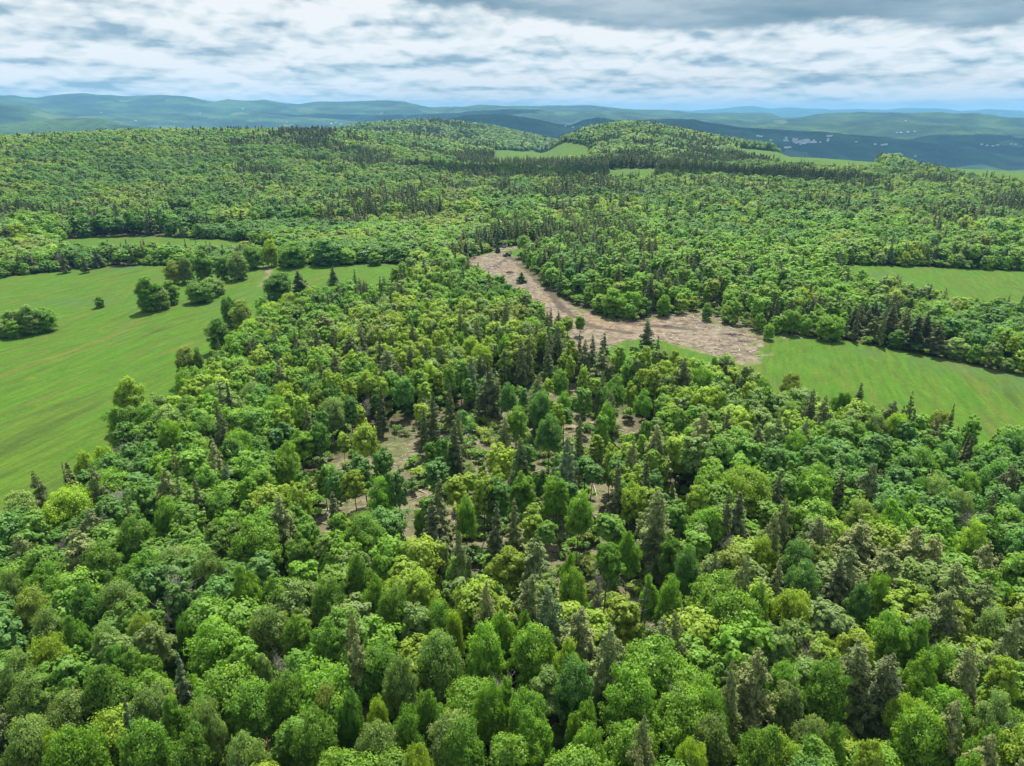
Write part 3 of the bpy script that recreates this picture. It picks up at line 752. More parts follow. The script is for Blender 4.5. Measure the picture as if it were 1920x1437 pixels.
pts = []
for r0, r1, sp_, sd in ((50, 300, 4.9, 1), (300, 560, 5.7, 6), (560, 1300, 8.2, 2), (1300, 2000, 10.4, 3), (2000, 3300, 14., 4)):
    X, Y, rng = scatter(r0, r1, sp_, sd)
    f = open_land(X, Y); d = dirt_land(X, Y)
    k = (f < -2.0) & (d < -2.4)
    th = sdist(THIN, X, Y)
    th2 = sdist(THIN2, X, Y)
    drop2 = (th2 > -2) & (rng.random(len(X)) < .55) & (fbm(X / 11, Y / 11, 19, 2) > .42)
    drop = drop2 | (th > -4) & (rng.random(len(X)) < .80) & (fbm(X / 14, Y / 14, 7, 2) > .30)
    k &= ~drop
    X, Y, f = X[k], Y[k], f[k]
    if r0 < 700:
        ok = np.ones(len(X), bool)
        for a, b, w in zip(SXa, SYa, SWa):
            ok &= np.hypot(X - a, Y - b) > w * .40 + 1.1
        X, Y, f = X[ok], Y[ok], f[ok]
    k = visible(X, Y); X, Y = X[k], Y[k]
    pts.append((X, Y, np.full(len(X), sp_), f[k]))
X = np.concatenate([p[0] for p in pts]); Y = np.concatenate([p[1] for p in pts]); SPC = np.concatenate([p[2] for p in pts]); FE = np.concatenate([p[3] for p in pts])
n = len(X)
nz = fbm(X / 60, Y / 60, 41, 3); nz2 = fbm(X / 42, Y / 42, 77, 3); nz3 = fbm(X / 240, Y / 240, 90, 3)
R = np.hypot(X, Y)
Z = zf(X, Y)
U = 960 + 1424 * X / np.maximum(Y, 1)
rnd = RNG.random(n)
pcon = .04 + .80 * sstep(.52, .60, nz) * (.25 + .75 * sstep(.42, .58, nz3))
pcon = np.where((R > 700) & (R < 1250) & (np.abs(R - (1010 - (U - 1200) * .30)) < 75) & (U > 850) & (U < 1700), .75, pcon)      # dark conifer belt across the middle distance
pcon = np.where(R < 420, .06 + .30 * sstep(.52, .62, nz), pcon)
# the hill on the left is hardwood; its middle slope and the saddle are mixed; firs crown the top in the centre
hill = (R > 560) & (R < 1500)
pcon = np.where(hill & (U < 420) & (R > 760), pcon * .2, pcon)
pcon = np.where(hill & (U > 520) & (U < 620) & (R > 1220), .8, pcon)
pcon = np.where(hill & (U > 850) & (U < 1350) & (R > 850) & (R < 1250), .25 + pcon, pcon)
pcon = np.where((U > 1250) & (U < 1800) & (R > 900) & (R < 1300), pcon * 1.2, pcon)
pcon = np.where(R > 560, pcon * 1.05 + .05, pcon)
iscon = rnd < pcon
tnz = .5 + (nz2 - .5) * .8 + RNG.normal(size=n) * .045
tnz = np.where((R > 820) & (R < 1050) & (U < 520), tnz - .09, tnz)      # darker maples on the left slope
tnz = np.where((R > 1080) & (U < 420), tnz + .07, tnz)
names = np.full(n, 'mid', dtype=object)
for lo, hi, nm in ((-9, .34, 'deep'), (.34, .41, 'cool'), (.41, .48, 'mid'), (.48, .56, 'bright'), (.56, .61, 'soft'), (.61, .69, 'yellow'), (.69, .74, 'silver'), (.74, 9, 'olive')):
    names[(tnz >= lo) & (tnz < hi)] = nm
yg = (R > 230) & (R < 480) & (U > 1000) & (U < 1700)
names[yg & (RNG.random(n) < .6)] = 'bright'
tcn = RNG.random(n)
cn = np.where(tcn < .36, 'olive', np.where(tcn < .66, 'dark', np.where(tcn < .8, 'blue', np.where(tcn < .93, 'deep', 'brown'))))
formB = RNG.choice(8, n, p=[.18, .13, .11, .15, .09, .14, .08, .12])
DE = dirt_land(X, Y); edge_ = (FE > -7) | ((DE > -5) & (R > 260))
thn = sdist(THIN, X, Y) > -4
formB = np.where(thn & (RNG.random(n) < .6), RNG.choice([4, 1, 6], n), formB)
cz = (R > 105) & (R < 235) & (U > 420) & (U < 1350)
formB = np.where(cz & (RNG.random(n) < .45), RNG.choice([1, 4, 6], n), formB)
names[cz & (RNG.random(n) < .45)] = 'yellow'
formB = np.where(yg & (RNG.random(n) < .7), RNG.choice([1, 3, 6, 9], n), formB)
formB = np.where(edge_ & (RNG.random(n) < .75), RNG.integers(8, 10, n), formB); formC = RNG.choice(NC, n, p=[.26, .26, .16, .12, .20])
sxy = RNG.uniform(.62, 1.0, n) * np.where(SPC > 12, 2.1, np.where(SPC > 10, 1.6, np.where(SPC > 8, 1.34, np.where(SPC > 5.5, 1.02, .92))))
sz = RNG.uniform(.66, .92, n) * np.where(SPC > 8, 1.18, 1) * np.where(iscon, 1.12, 1.0)
young = (R > 230) & (R < 520) & (U > 1000)      # younger growth round the cutting
sz = np.where(young, sz * .88, sz)
sz = np.where((U < 920) & (R > 370) & (R < 560), sz * .72, sz)      # low hedgerow and scrub round the left meadows
sxy = np.where(cz & ~iscon, sxy * .84, sxy)
sxy = np.where(iscon & (R < 560), sxy * .95, sxy)
isbare = (~iscon) & (RNG.random(n) < .010) & (R < 500)
rz = RNG.uniform(0, 2 * PI, n)
# join the surveyed trees on
X = np.concatenate([X, SX]); Y = np.concatenate([Y, SY]); Z = zf(X, Y)
FORMH = lambda k: (BL_FORMS[int(k[1])][0] if k[0] == 'b' else CO_FORMS[int(k[1])][0] if k[0] == 'c' else 13.0)
FORMR = lambda k: (BL_FORMS[int(k[1])][1] if k[0] == 'b' else CO_FORMS[int(k[1])][1] if k[0] == 'c' else 3.0)
KEY = [('d%d' % (i % 3)) if isbare[i] else ('c%d' % formC[i]) if iscon[i] else ('b%d' % formB[i]) for i in range(n)] + SKEY
TN = ['grey' if isbare[i] else cn[i] if iscon[i] else names[i] for i in range(n)] + STN
iscon = np.concatenate([iscon, [k[0] == 'c' for k in SKEY]])
sxy = np.concatenate([sxy, [w / (2 * FORMR(k)) * (1.0 if k[0] == 'b' else 1.12 if ft else 1.7) for w, k, ft in zip(SWID, SKEY, SFOOT)]])
sz = np.concatenate([sz, [h / (FORMH(k) * (.97 if k[0] != 'c' else 1.0)) for h, k in zip(SH, SKEY)]])
rz = np.concatenate([rz, RNG.uniform(0, 2 * PI, ns)])
SPC = np.concatenate([SPC, np.full(ns, 5.)]); R = np.hypot(X, Y)
isbare = np.array([k[0] == 'd' for k in KEY])
surveyed = np.zeros(n + ns, bool); surveyed[n:] = True
N_ = n + ns
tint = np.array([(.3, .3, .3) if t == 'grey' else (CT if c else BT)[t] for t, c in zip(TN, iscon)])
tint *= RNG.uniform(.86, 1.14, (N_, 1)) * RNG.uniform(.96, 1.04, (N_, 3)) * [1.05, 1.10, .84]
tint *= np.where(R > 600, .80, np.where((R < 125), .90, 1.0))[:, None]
pxs, pys, deps = project(X, Y, Z + 14)
infr = (pxs > -50) & (pxs < W + 50) & (pys < H + 60)
show = deps.copy(); show[surveyed] = 0
print('trees', N_, 'conifers', iscon.sum())
indiv = np.zeros(N_, bool); indiv[surveyed] = True
for con in (False, True):
    m_ = (iscon == con) & ~isbare
    room = 300 - int((m_ & surveyed).sum())
    c = [i for i in np.argsort(show) if m_[i] and infr[i] and not surveyed[i] and R[i] < 420][:max(0, room)]
    indiv[c] = True
indiv |= isbare

# ---- names and words
TONE = {'bright': 'bright green', 'yellow': 'yellow-green', 'mid': 'mid-green', 'deep': 'dark green', 'soft': 'soft grey-green', 'silver': 'pale silvery green', 'olive': 'olive green',
        'cool': 'cool bluish-green', 'dark': 'very dark', 'blue': 'blue-green', 'brown': 'brownish', 'grey': 'grey'}
FORMW = {'b8': 'full bushy tree', 'b9': 'full bushy tree', 'b0': 'round-crowned tree', 'b1': 'tall oval tree', 'b2': 'wide-spreading tree', 'b3': 'feathery tree', 'b4': 'open thin-leaved tree', 'b5': 'broad domed tree', 'b6': 'slim leafy tree', 'b7': 'soft bushy tree',
         'c0': 'spruce', 'c1': 'hemlock', 'c2': 'pine', 'c3': 'narrow spire spruce', 'c4': 'broad hemlock', 'd0': 'leafless tree', 'd1': 'bare tree', 'd2': 'bare-branched tree'}
def colw(x):
    x = x / W
    for t, s_ in ((.07, 'at the left edge'), (.17, 'far left'), (.27, 'left'), (.36, 'left of centre'), (.45, 'just left of centre'), (.55, 'in the centre'), (.64, 'just right of centre'), (.73, 'right of centre'), (.83, 'right'), (.93, 'far right')):
        if x < t: return s_
    return 'at the right edge'
def roww(y):
    y = 1 - y / H
    for t, s_ in ((.06, 'along the bottom'), (.14, 'a tenth up'), (.22, 'a fifth up'), (.29, 'a quarter up'), (.37, 'a third up'), (.45, 'two fifths up'), (.54, 'halfway up')):
        if y < t: return s_
    return 'more than halfway up'
ii = np.where(indiv)[0]
cw = {i: sxy[i] * FORMR(KEY[i]) * 2 for i in ii}
cpx, cpy, _ = project(X, Y, Z + 9)
desc = {}
for i in ii:
    size = 'small' if cw[i] < 5.2 else 'large' if cw[i] > 8.6 else ''
    desc[i] = ' '.join((size + ' ' + TONE[TN[i]] + ' ' + FORMW[KEY[i]] + ' ' + colw(cpx[i]) + ', ' + roww(cpy[i])).split())
groups = {}
for i, d_ in desc.items(): groups.setdefault(d_, []).append(i)
LABEL = {}
for d_, g in groups.items():
    g.sort(key=lambda i: cpx[i])
    m_ = len(g)
    ordn = [''] if m_ == 1 else ['left', 'right'] if m_ == 2 else ['leftmost', 'middle', 'rightmost'] if m_ == 3 else ['leftmost', 'second leftmost', 'second rightmost', 'rightmost'] if m_ == 4 else \
        ['leftmost', 'second leftmost', 'middle', 'second rightmost', 'rightmost'] if m_ == 5 else ['leftmost', 'second leftmost', 'third leftmost'] + [''] * (m_ - 6) + ['third rightmost', 'second rightmost', 'rightmost']
    for i, o_ in zip(g, ordn): LABEL[i] = (o_ + ' ' + d_).strip()

# ---- individual trees: the ones that show largest
def add_tree(key, x, y, s, sw, tn, rz_, name, label, cat, group):
    e = bpy.data.objects.new(name, None); e.empty_display_size = 1
    e.location = (x, y, float(zf(x, y)) - .1); e.rotation_euler = (random.gauss(0, .025), random.gauss(0, .025), rz_); e.scale = (sw, sw, s)
    link(e); tag(e, label, cat, group)
    c, tr = LOD0[key]
    oc = bpy.data.objects.new('branches' if key[0] == 'd' else 'crown', c); link(oc, e); oc['tint'] = [float(v) for v in tn]
    ot = bpy.data.objects.new('trunk', tr); link(ot, e)
    return e
for i in ii:
    k0 = KEY[i][0]
    nm = {'b': 'broadleaf_tree', 'c': 'conifer_tree', 'd': 'bare_tree'}[k0]
    grp = {'b': 'broadleaf trees of the wood', 'c': 'conifers standing in the wood', 'd': 'bare trees among the green crowns'}[k0]
    add_tree(KEY[i], X[i], Y[i], sz[i], sxy[i], tint[i], rz[i], nm, LABEL[i], {'b': 'tree', 'c': 'conifer', 'd': 'bare tree'}[k0], grp)
formI = np.array([int(k[1]) for k in KEY])
scl = sxy

# ---- the rest of each kind: one object each
def gn_scatter(name, P, rot, scale, idx, tnt, col, label, cat):
    me = bpy.data.meshes.new(name); me.vertices.add(len(P)); me.vertices.foreach_set('co', np.ascontiguousarray(P, np.float32).ravel())
    a = me.attributes.new('rot', 'FLOAT_VECTOR', 'POINT'); a.data.foreach_set('vector', np.ascontiguousarray(rot, np.float32).ravel())
    a = me.attributes.new('scl', 'FLOAT_VECTOR', 'POINT'); a.data.foreach_set('vector', np.ascontiguousarray(scale, np.float32).ravel())
    a = me.attributes.new('idx', 'INT', 'POINT'); a.data.foreach_set('value', np.ascontiguousarray(idx, np.int32))
    a = me.attributes.new('tint', 'FLOAT_VECTOR', 'POINT'); a.data.foreach_set('vector', np.ascontiguousarray(tnt, np.float32).ravel())
    o = bpy.data.objects.new(name, me); link(o)
    ng = bpy.data.node_groups.new(name, 'GeometryNodeTree')
    ng.interface.new_socket('Geometry', in_out='INPUT', socket_type='NodeSocketGeometry'); ng.interface.new_socket('Geometry', in_out='OUTPUT', socket_type='NodeSocketGeometry')
    gi = ng.nodes.new('NodeGroupInput'); go = ng.nodes.new('NodeGroupOutput')
    ci = ng.nodes.new('GeometryNodeCollectionInfo'); ci.inputs['Collection'].default_value = col
    ci.inputs['Separate Children'].default_value = True; ci.inputs['Reset Children'].default_value = True
    mp = ng.nodes.new('GeometryNodeMeshToPoints')
    ip = ng.nodes.new('GeometryNodeInstanceOnPoints'); ip.inputs['Pick Instance'].default_value = True
    def na(t, nm):
        q = ng.nodes.new('GeometryNodeInputNamedAttribute'); q.data_type = t; q.inputs['Name'].default_value = nm; return q.outputs['Attribute']
    L = ng.links.new
    L(gi.outputs[0], mp.inputs['Mesh']); L(mp.outputs[0], ip.inputs['Points']); L(ci.outputs[0], ip.inputs['Instance'])
    L(na('INT', 'idx'), ip.inputs['Instance Index'])
    er = ng.nodes.new('FunctionNodeEulerToRotation'); L(na('FLOAT_VECTOR', 'rot'), er.inputs[0]); L(er.outputs[0], ip.inputs['Rotation'])
    L(na('FLOAT_VECTOR', 'scl'), ip.inputs['Scale']); L(ip.outputs[0], go.inputs[0])
    md = o.modifiers.new('scatter', 'NODES'); md.node_group = ng
    tag(o, label, cat, None, 'stuff')
    return o
lod = np.where(R < 360, 0, np.where(R < 1150, 1, 2))
for con, nm, col, NF, frm, lab in ((False, 'broadleaf_woodland', HID, NB, formI, 'green broadleaf woodland covering the slopes behind the nearest trees'),
                                   (True, 'conifer_woodland', HIC, NC, formI, 'dark conifers scattered through the woodland and on the hillsides')):
    k = (~indiv) & (iscon == con)
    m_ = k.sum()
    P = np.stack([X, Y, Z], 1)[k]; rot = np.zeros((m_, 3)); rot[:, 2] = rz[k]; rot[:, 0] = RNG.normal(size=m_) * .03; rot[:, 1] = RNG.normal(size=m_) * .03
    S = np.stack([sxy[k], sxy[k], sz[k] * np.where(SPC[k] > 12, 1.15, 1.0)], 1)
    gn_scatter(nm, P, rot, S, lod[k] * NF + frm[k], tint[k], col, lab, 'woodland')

# ---- low growth under the trees and along the edges
def shrub_templates():
    col = bpy.data.collections.new('undergrowth_templates')
    for i in range(5):
        rng = np.random.default_rng(700 + i); G = Geo()
        nl = 7; pts_ = []; nn = []
        for k in range(nl):
            c = np.array([rng.normal() * .7, rng.normal() * .7, .6 + rng.random() * 1.3]); m_ = 70
            d = rand_dir(m_, rng); d[:, 2] = np.abs(d[:, 2]) * .8
            pts_.append(c + d * (.5 + .4 * rng.random()) * rng.random((m_, 1)) ** .3); nn.append(d + [0, 0, .5] + rng.normal(size=(m_, 3)) * .4)
        p = np.concatenate(pts_); G.quads(p, np.concatenate(nn), .34 * (.6 + .8 * rng.random(len(p))), rng, 0, rng.random(len(p)), 1.2)
        for k in range(5):
            a = rng.random() * 6.28
            G.tube(np.array([[0, 0, -.1], [math.cos(a) * .3, math.sin(a) * .3, .8], [math.cos(a) * .8, math.sin(a) * .8, 1.6]]), [.04, .03, .012], 4, 1)
        o = bpy.data.objects.new('s%02d' % i, G.mesh('shrub', [M_LEAF, M_BARK])); col.objects.link(o)
    return col
US = shrub_templates()
ux, uy, rng = scatter(50, 560, 3.3, 31)
f = open_land(ux, uy); d = dirt_land(ux, uy); th = np.maximum(sdist(THIN, ux, uy), sdist(THIN2, ux, uy))
pn = fbm(ux / 16, uy / 16, 55, 3)
k = (f < -.8) & (d < -1.2) & (rng.random(len(ux)) < np.where(th > -3, .55, .8)) & (pn > .34)
edge = (f > -6) | (d > -5)
ux, uy, edge = ux[k], uy[k], edge[k]; m_ = len(ux)
tt = np.array([BT[a] for a in rng.choice(['bright', 'yellow', 'mid', 'soft', 'olive', 'deep'], m_)]) * rng.uniform(.8, 1.15, (m_, 1))
rot = np.zeros((m_, 3)); rot[:, 2] = rng.uniform(0, 6.28, m_)
S = rng.uniform(.6, 1.5, (m_, 1)) * np.where(edge, 1.25, 1)[:, None] * rng.uniform(.85, 1.2, (m_, 3))
gn_scatter('undergrowth', np.stack([ux, uy, zf(ux, uy)], 1), rot, S, rng.integers(0, 5, m_), tt, US, 'low leafy undergrowth on the forest floor between the trunks', 'undergrowth')

# ---- logging slash: sticks, bark and chips, too many to count
def slash():
    G = Geo(); rng = np.random.default_rng(88)
    x, y, _ = scatter(60, 520, 1.6, 61)
    dd = dirt_land(x, y); th = np.maximum(sdist(THIN, x, y), sdist(THIN2, x, y))
    nn = fbm(x / 9, y / 9, 13, 3)
    k = ((dd > .5) & (rng.random(len(x)) < .10 + .85 * (nn > .56))) | ((th > 0) & (rng.random(len(x)) < .40)) | ((dd < 0) & (dd > -12) & (open_land(x, y) < -1) & (rng.random(len(x)) < .5))
    x, y = x[k], y[k]; z = zf(x, y)
    L = rng.gamma(2.0, .55, len(x)) + .35; a = rng.uniform(0, PI, len(x)) ; rr = .03 + .035 * L
    c = np.stack([x, y, z + rr * .8 + .02], 1); dv = np.stack([np.cos(a), np.sin(a), rng.normal(size=len(x)) * .08], 1) * L[:, None] * .5
    w = np.stack([-np.sin(a), np.cos(a), np.zeros(len(x))], 1) * rr[:, None]; up = np.zeros_like(w); up[:, 2] = rr
    # three-sided sticks: two sloping faces and a floor face
    A1, A2, A3 = c - dv - w, c - dv + w, c - dv + up * 1.4
    B1, B2, B3 = c + dv - w * .6, c + dv + w * .6, c + dv + up
    v = np.stack([A1, A2, A3, B1, B2, B3], 1).reshape(-1, 3); b = np.arange(len(x))[:, None] * 6
    f = np.concatenate([b + [0, 2, 5, 3], b + [2, 1, 4, 5], b + [1, 0, 3, 4]])
    G.add(v, f, 0)
    G.m[0][:] = 0
    mi = (rng.random(len(x)) < .5).astype(int); G.m[0] = np.concatenate([mi, mi, mi])
    me = G.mesh('logging_debris', [plain_mat('slash_pale', (.42, .36, .30), .9, 0, .3, .3), plain_mat('slash_dark', (.13, .10, .08), .9, 0, .3, .3)])
    o = bpy.data.objects.new('logging_debris', me); link(o); tag(o, 'pale and dark sticks and bark strewn over the cut ground', 'logging debris', None, 'stuff')
slash()

# ---- brush piles on the cutting
def brush_pile(px, py, L_, W_, H_, rot, label, leaves=.3):
    x, y = ground_at(px, py); rng = np.random.default_rng(int(px)); G = Geo(); Lf = Geo()
    for k in range(150):
        a = rng.random() * 6.28; q = math.sqrt(rng.random())
        c = np.array([math.cos(a) * q * L_ * .45, math.sin(a) * q * W_ * .45, (1 - q) * H_ * rng.random() + .08])
        d = rng.normal(size=3) * [1.2, .8, .22]; l = .5 + rng.random() * 1.1
        d = d / np.linalg.norm(d) * l
        r = .03 + .07 * rng.random() ** 2
        G.tube(np.array([c - d, c + rng.normal(size=3) * .08, c + d]), [r, r * .85, r * .6], 4, 0)
    n_ = int(700 * leaves)
    a = rng.random(n_) * 6.28; q = np.sqrt(rng.random(n_))
    p = np.stack([np.cos(a) * q * L_ * .5, np.sin(a) * q * W_ * .5, (1 - q * .8) * H_ * rng.random(n_) + .1], 1)
    e = bpy.data.objects.new('brush_pile', None); e.location = (x, y, float(zf(x, y))); e.rotation_euler = (0, 0, rot); link(e)
    tag(e, label, 'brush pile', 'brush piles on the cut ground')
    link(bpy.data.objects.new('branches', G.mesh('branches', [plain_mat('brush_wood', (.16, .13, .11), .9, 0, .4, 1.)])), e)
    Lf.quads(p, rand_dir(n_, rng) + [0, 0, .8], .35, rng, 0, rng.random(n_))
    o = bpy.data.objects.new('leaves', Lf.mesh('leaves', [M_LEAF])); link(o, e); o['tint'] = [.09, .085, .04]
brush_pile(1055, 545, 7, 4, 1.6, .2, 'brown brush pile at the near end of the thin trees beside the cutting')
brush_pile(1080, 552, 9, 4, 1.5, -.3, 'long grey-brown brush pile left of the lone small tree in the cutting')
brush_pile(1040, 538, 5, 3, 1.5, .5, 'small dark brush pile under the thin trees, nearest the narrow part of the cutting')
brush_pile(1375, 628, 8, 1.8, .5, -.25, 'low row of cut branches near the right end of the bare clearing', .05)
brush_pile(1172, 600, 5, 3, .7, .1, 'dark brush pile against the leafy clump in the middle of the clearing')
brush_pile(1250, 612, 4, 2, .4, .1, 'thin scatter of dark branches in the widest part of the clearing', .05)
brush_pile(1395, 641, 4, 1.5, .35, -.2, 'short low heap of branches below the long row at the clearing end', .05)
brush_pile(956, 512, 4, 3, .9, .2, 'dark brush heap at the edge of the track past the parked machine')

# ---- fallen logs in the thinned wood
def log(px, py, L_, r, rot, label):
    x, y = ground_at(px, py); rng = np.random.default_rng(int(px * 3 + py)); G = Geo()
    d = np.array([math.cos(rot), math.sin(rot), 0]) * L_ / 2
    p = wobble_line(-d, d, 7, .04, rng); p[:, 2] += r * .9
    G.tube(p, np.linspace(r, r * .6, 7), 8, 0)
    o = bpy.data.objects.new('fallen_log', G.mesh('fallen_log', [M_DEAD])); o.location = (x, y, float(zf(x, y)) + .02); link(o)
    tag(o, label, 'log', 'fallen logs on the cut ground')
for a in ((1155, 655, 6, .16, 2.2, 'fallen log on the grass just left of the lone pine in the clearing'), (1148, 648, 5, .13, 2.5, 'thinner fallen log farther up the slope left of the lone pine'),
          (905, 925, 5, .14, .3, 'pale fallen log in the gap among tall bare trunks'), (880, 905, 4, .12, 1.2, 'short fallen log behind the one in the gap of tall trunks'),
          (1170, 1180, 5, .18, .9, 'pale log on the bare ground by the dead snag'), (760, 1035, 5, .15, -.4, 'fallen log in the gap left of centre with thin dark trunks'),
          (1085, 690, 5, .14, 1.4, 'fallen log on the small bare patch below the clearing')):
    log(*a)

# ---- the leaning dead snag in the lower right centre
def snag():
    x, y = ground_at(1186, 1258)
    G = Geo(); B = Geo(); rng = np.random.default_rng(4)
    P = wobble_line(np.array([0, 0, -.3]), np.array([1.0, .2, 15.5]), 10, .05, rng)
    G.tube(P, np.linspace(.24, .05, 10), 8, 0)
    for k in range(34):
        i = rng.integers(4, 9); a = rng.random() * 6.28; l = .5 + rng.random() * 1.3
        B.tube(np.array([P[i], P[i] + [math.cos(a) * l * .6, math.sin(a) * l * .6, .1], P[i] + [math.cos(a) * l, math.sin(a) * l, .35]]), [.035, .02, .008], 4, 0)
    e = bpy.data.objects.new('dead_snag', None); e.location = (x, y, float(zf(x, y))); link(e)
    tag(e, 'tall thin dead trunk with short broken branches, alone over a pale bare patch', 'dead tree')
    link(bpy.data.objects.new('trunk', G.mesh('trunk', [M_BARK])), e); link(bpy.data.objects.new('branches', B.mesh('branches', [M_BARK])), e)
snag()

# ---- bmesh shapes for machines and houses
import bmesh
def bobj(name, parts, mat, parent=None, bevel=.0):
    """parts: ('box', centre, size, rotz, roty, taper) / ('cyl', centre, radius, width, axis, segments)"""
    bm = bmesh.new()
    for p in parts:
        if p[0] == 'box':
            _, c, s_, *r = p; rz_ = r[0] if r else 0; ry = r[1] if len(r) > 1 else 0; tp = r[2] if len(r) > 2 else 1
            q = bmesh.ops.create_cube(bm, size=1)['verts']
            for v in q:
                if v.co.z > 0: v.co.x *= tp; v.co.y *= (1 + tp) / 2
            M = Matrix.Translation(c) @ Matrix.Rotation(rz_, 4, 'Z') @ Matrix.Rotation(ry, 4, 'Y') @ Matrix.Diagonal((*s_, 1))
            bmesh.ops.transform(bm, matrix=M, verts=q)
        elif p[0] == 'cyl':
            _, c, r_, w, ax, sg = p
            q = bmesh.ops.create_cone(bm, cap_ends=True, segments=sg, radius1=r_, radius2=r_, depth=w)['verts']
            M = Matrix.Translation(c) @ (Matrix.Rotation(PI / 2, 4, 'X') if ax == 'Y' else Matrix.Rotation(PI / 2, 4, 'Y') if ax == 'X' else Matrix.Identity(4))
            bmesh.ops.transform(bm, matrix=M, verts=q)
    if bevel:
        bmesh.ops.bevel(bm, geom=[e for e in bm.edges if e.calc_face_angle(0) > .6], offset=bevel, segments=2, affect='EDGES')
    me = bpy.data.meshes.new(name); bm.to_mesh(me); bm.free(); me.materials.append(mat)
    o = bpy.data.objects.new(name, me); link(o, parent)
    return o
M_BLACK = plain_mat('dark_machine_paint', (.028, .026, .036), .5); M_TYRE = plain_mat('tyre_rubber', (.02, .02, .02), .9); M_GLASS = plain_mat('dark_glass', (.02, .025, .03), .15)
M_STEEL = plain_mat('worn_steel', (.12, .11, .10), .5, .6); M_CARW = plain_mat('white_car_paint', (.72, .74, .74), .3); M_CARS = plain_mat('pale_green_car_paint', (.42, .50, .47), .3)
def skidder():
    x, y = ground_at(951, 481)
    e = bpy.data.objects.new('log_skidder', None); e.location = (x, y, float(zf(x, y)) + .03); e.rotation_euler = (0, 0, math.radians(215)); e.scale = (.86,) * 3; link(e)
    tag(e, 'dark forestry tractor with cab and front blade parked on the bare track', 'forestry tractor')
    bobj('front_body', [('box', (1.6, 0, 1.35), (2.1, 1.3, .9), 0, .04, .9), ('box', (1.5, 0, .85), (2.3, 1.0, .35))], M_BLACK, e, .06)
    bobj('rear_frame', [('box', (-1.3, 0, 1.0), (2.6, 1.2, .6)), ('box', (-1.8, 0, 1.5), (1.2, 1.3, .5))], M_BLACK, e, .05)
    c = bobj('cab', [('box', (.1, 0, 1.55), (1.3, 1.4, .6)), ('box', (.1, 0, 2.72), (1.5, 1.55, .12))] + [('box', (.1 + a, b, 2.2), (.09, .09, .95)) for a in (-.6, .6) for b in (-.65, .65)], M_BLACK, e, .02)
    bobj('windscreen', [('box', (.1, 0, 2.22), (1.15, 1.26, .76))], M_GLASS, c)
    bobj('exhaust_pipe', [('cyl', (1.5, .35, 2.15), .07, .8, 'Z', 10)], M_STEEL, e)
    bobj('blade', [('box', (3.15, 0, .75), (.16, 2.5, .95), 0, .15), ('box', (2.8, .7, .7), (.8, .12, .14)), ('box', (2.8, -.7, .7), (.8, .12, .14))], M_STEEL, e, .02)
    bobj('grapple_arch', [('box', (-2.5, .5, 2.1), (.2, .18, 1.9), 0, -.25), ('box', (-2.5, -.5, 2.1), (.2, .18, 1.9), 0, -.25), ('box', (-2.75, 0, 3.0), (.25, 1.2, .22)), ('box', (-3.3, 0, 2.9), (1.0, .25, .22))], M_BLACK, e, .02)
    bobj('grapple', [('cyl', (-3.75, 0, 2.3), .16, 1.0, 'Z', 10), ('box', (-3.75, .35, 1.55), (.3, .14, .9), 0, .0), ('box', (-3.75, -.35, 1.55), (.3, .14, .9)), ('box', (-3.75, 0, 1.95), (.35, .9, .2))], M_STEEL, e, .02)
    for a in (1.7, -1.6):
        for b in (-1.05, 1.05):
            w_ = bobj('wheel', [('cyl', (a, b, .82), .82, .62, 'Y', 22)], M_TYRE, e, .07)
            bobj('rim', [('cyl', (a, b * 1.02, .82), .40, .64, 'Y', 16)], M_STEEL, w_)
skidder()
def car(px, py, rot, mat, label):
    x, y = ground_at(px, py)
    e = bpy.data.objects.new('parked_car', None); e.location = (x, y, float(zf(x, y)) + .03); e.rotation_euler = (0, 0, rot); link(e); e.scale = (.9,) * 3
    tag(e, label, 'car', 'cars parked where the track enters the trees')
    bobj('body', [('box', (0, 0, .72), (4.5, 1.8, .62), 0, 0, .98), ('box', (-.2, 0, 1.42), (2.3, 1.5, .10))] + [('box', (-.2 + a, b, 1.2), (.1, .08, .4)) for a in (-1.05, 0, 1.05) for b in (-.7, .7)], mat, e, .05)
    bobj('window', [('box', (-.2, 0, 1.2), (2.45, 1.5, .38), 0, 0, .88)], M_GLASS, e)
    for b in (-.62, .62): bobj('headlight', [('box', (2.24, b, .78), (.06, .34, .16))], M_CARW, e)
    for a in (1.4, -1.4):
        for b in (-.82, .82): bobj('wheel', [('cyl', (a, b, .34), .34, .22, 'Y', 16)], M_TYRE, e, .03)
car(941.5, 463.5, 2.4, M_CARS, 'pale green car half under the trees, left of the white one')
car(947.5, 461.5, 2.0, M_CARW, 'small white car at the wood edge, right of the pale green one')

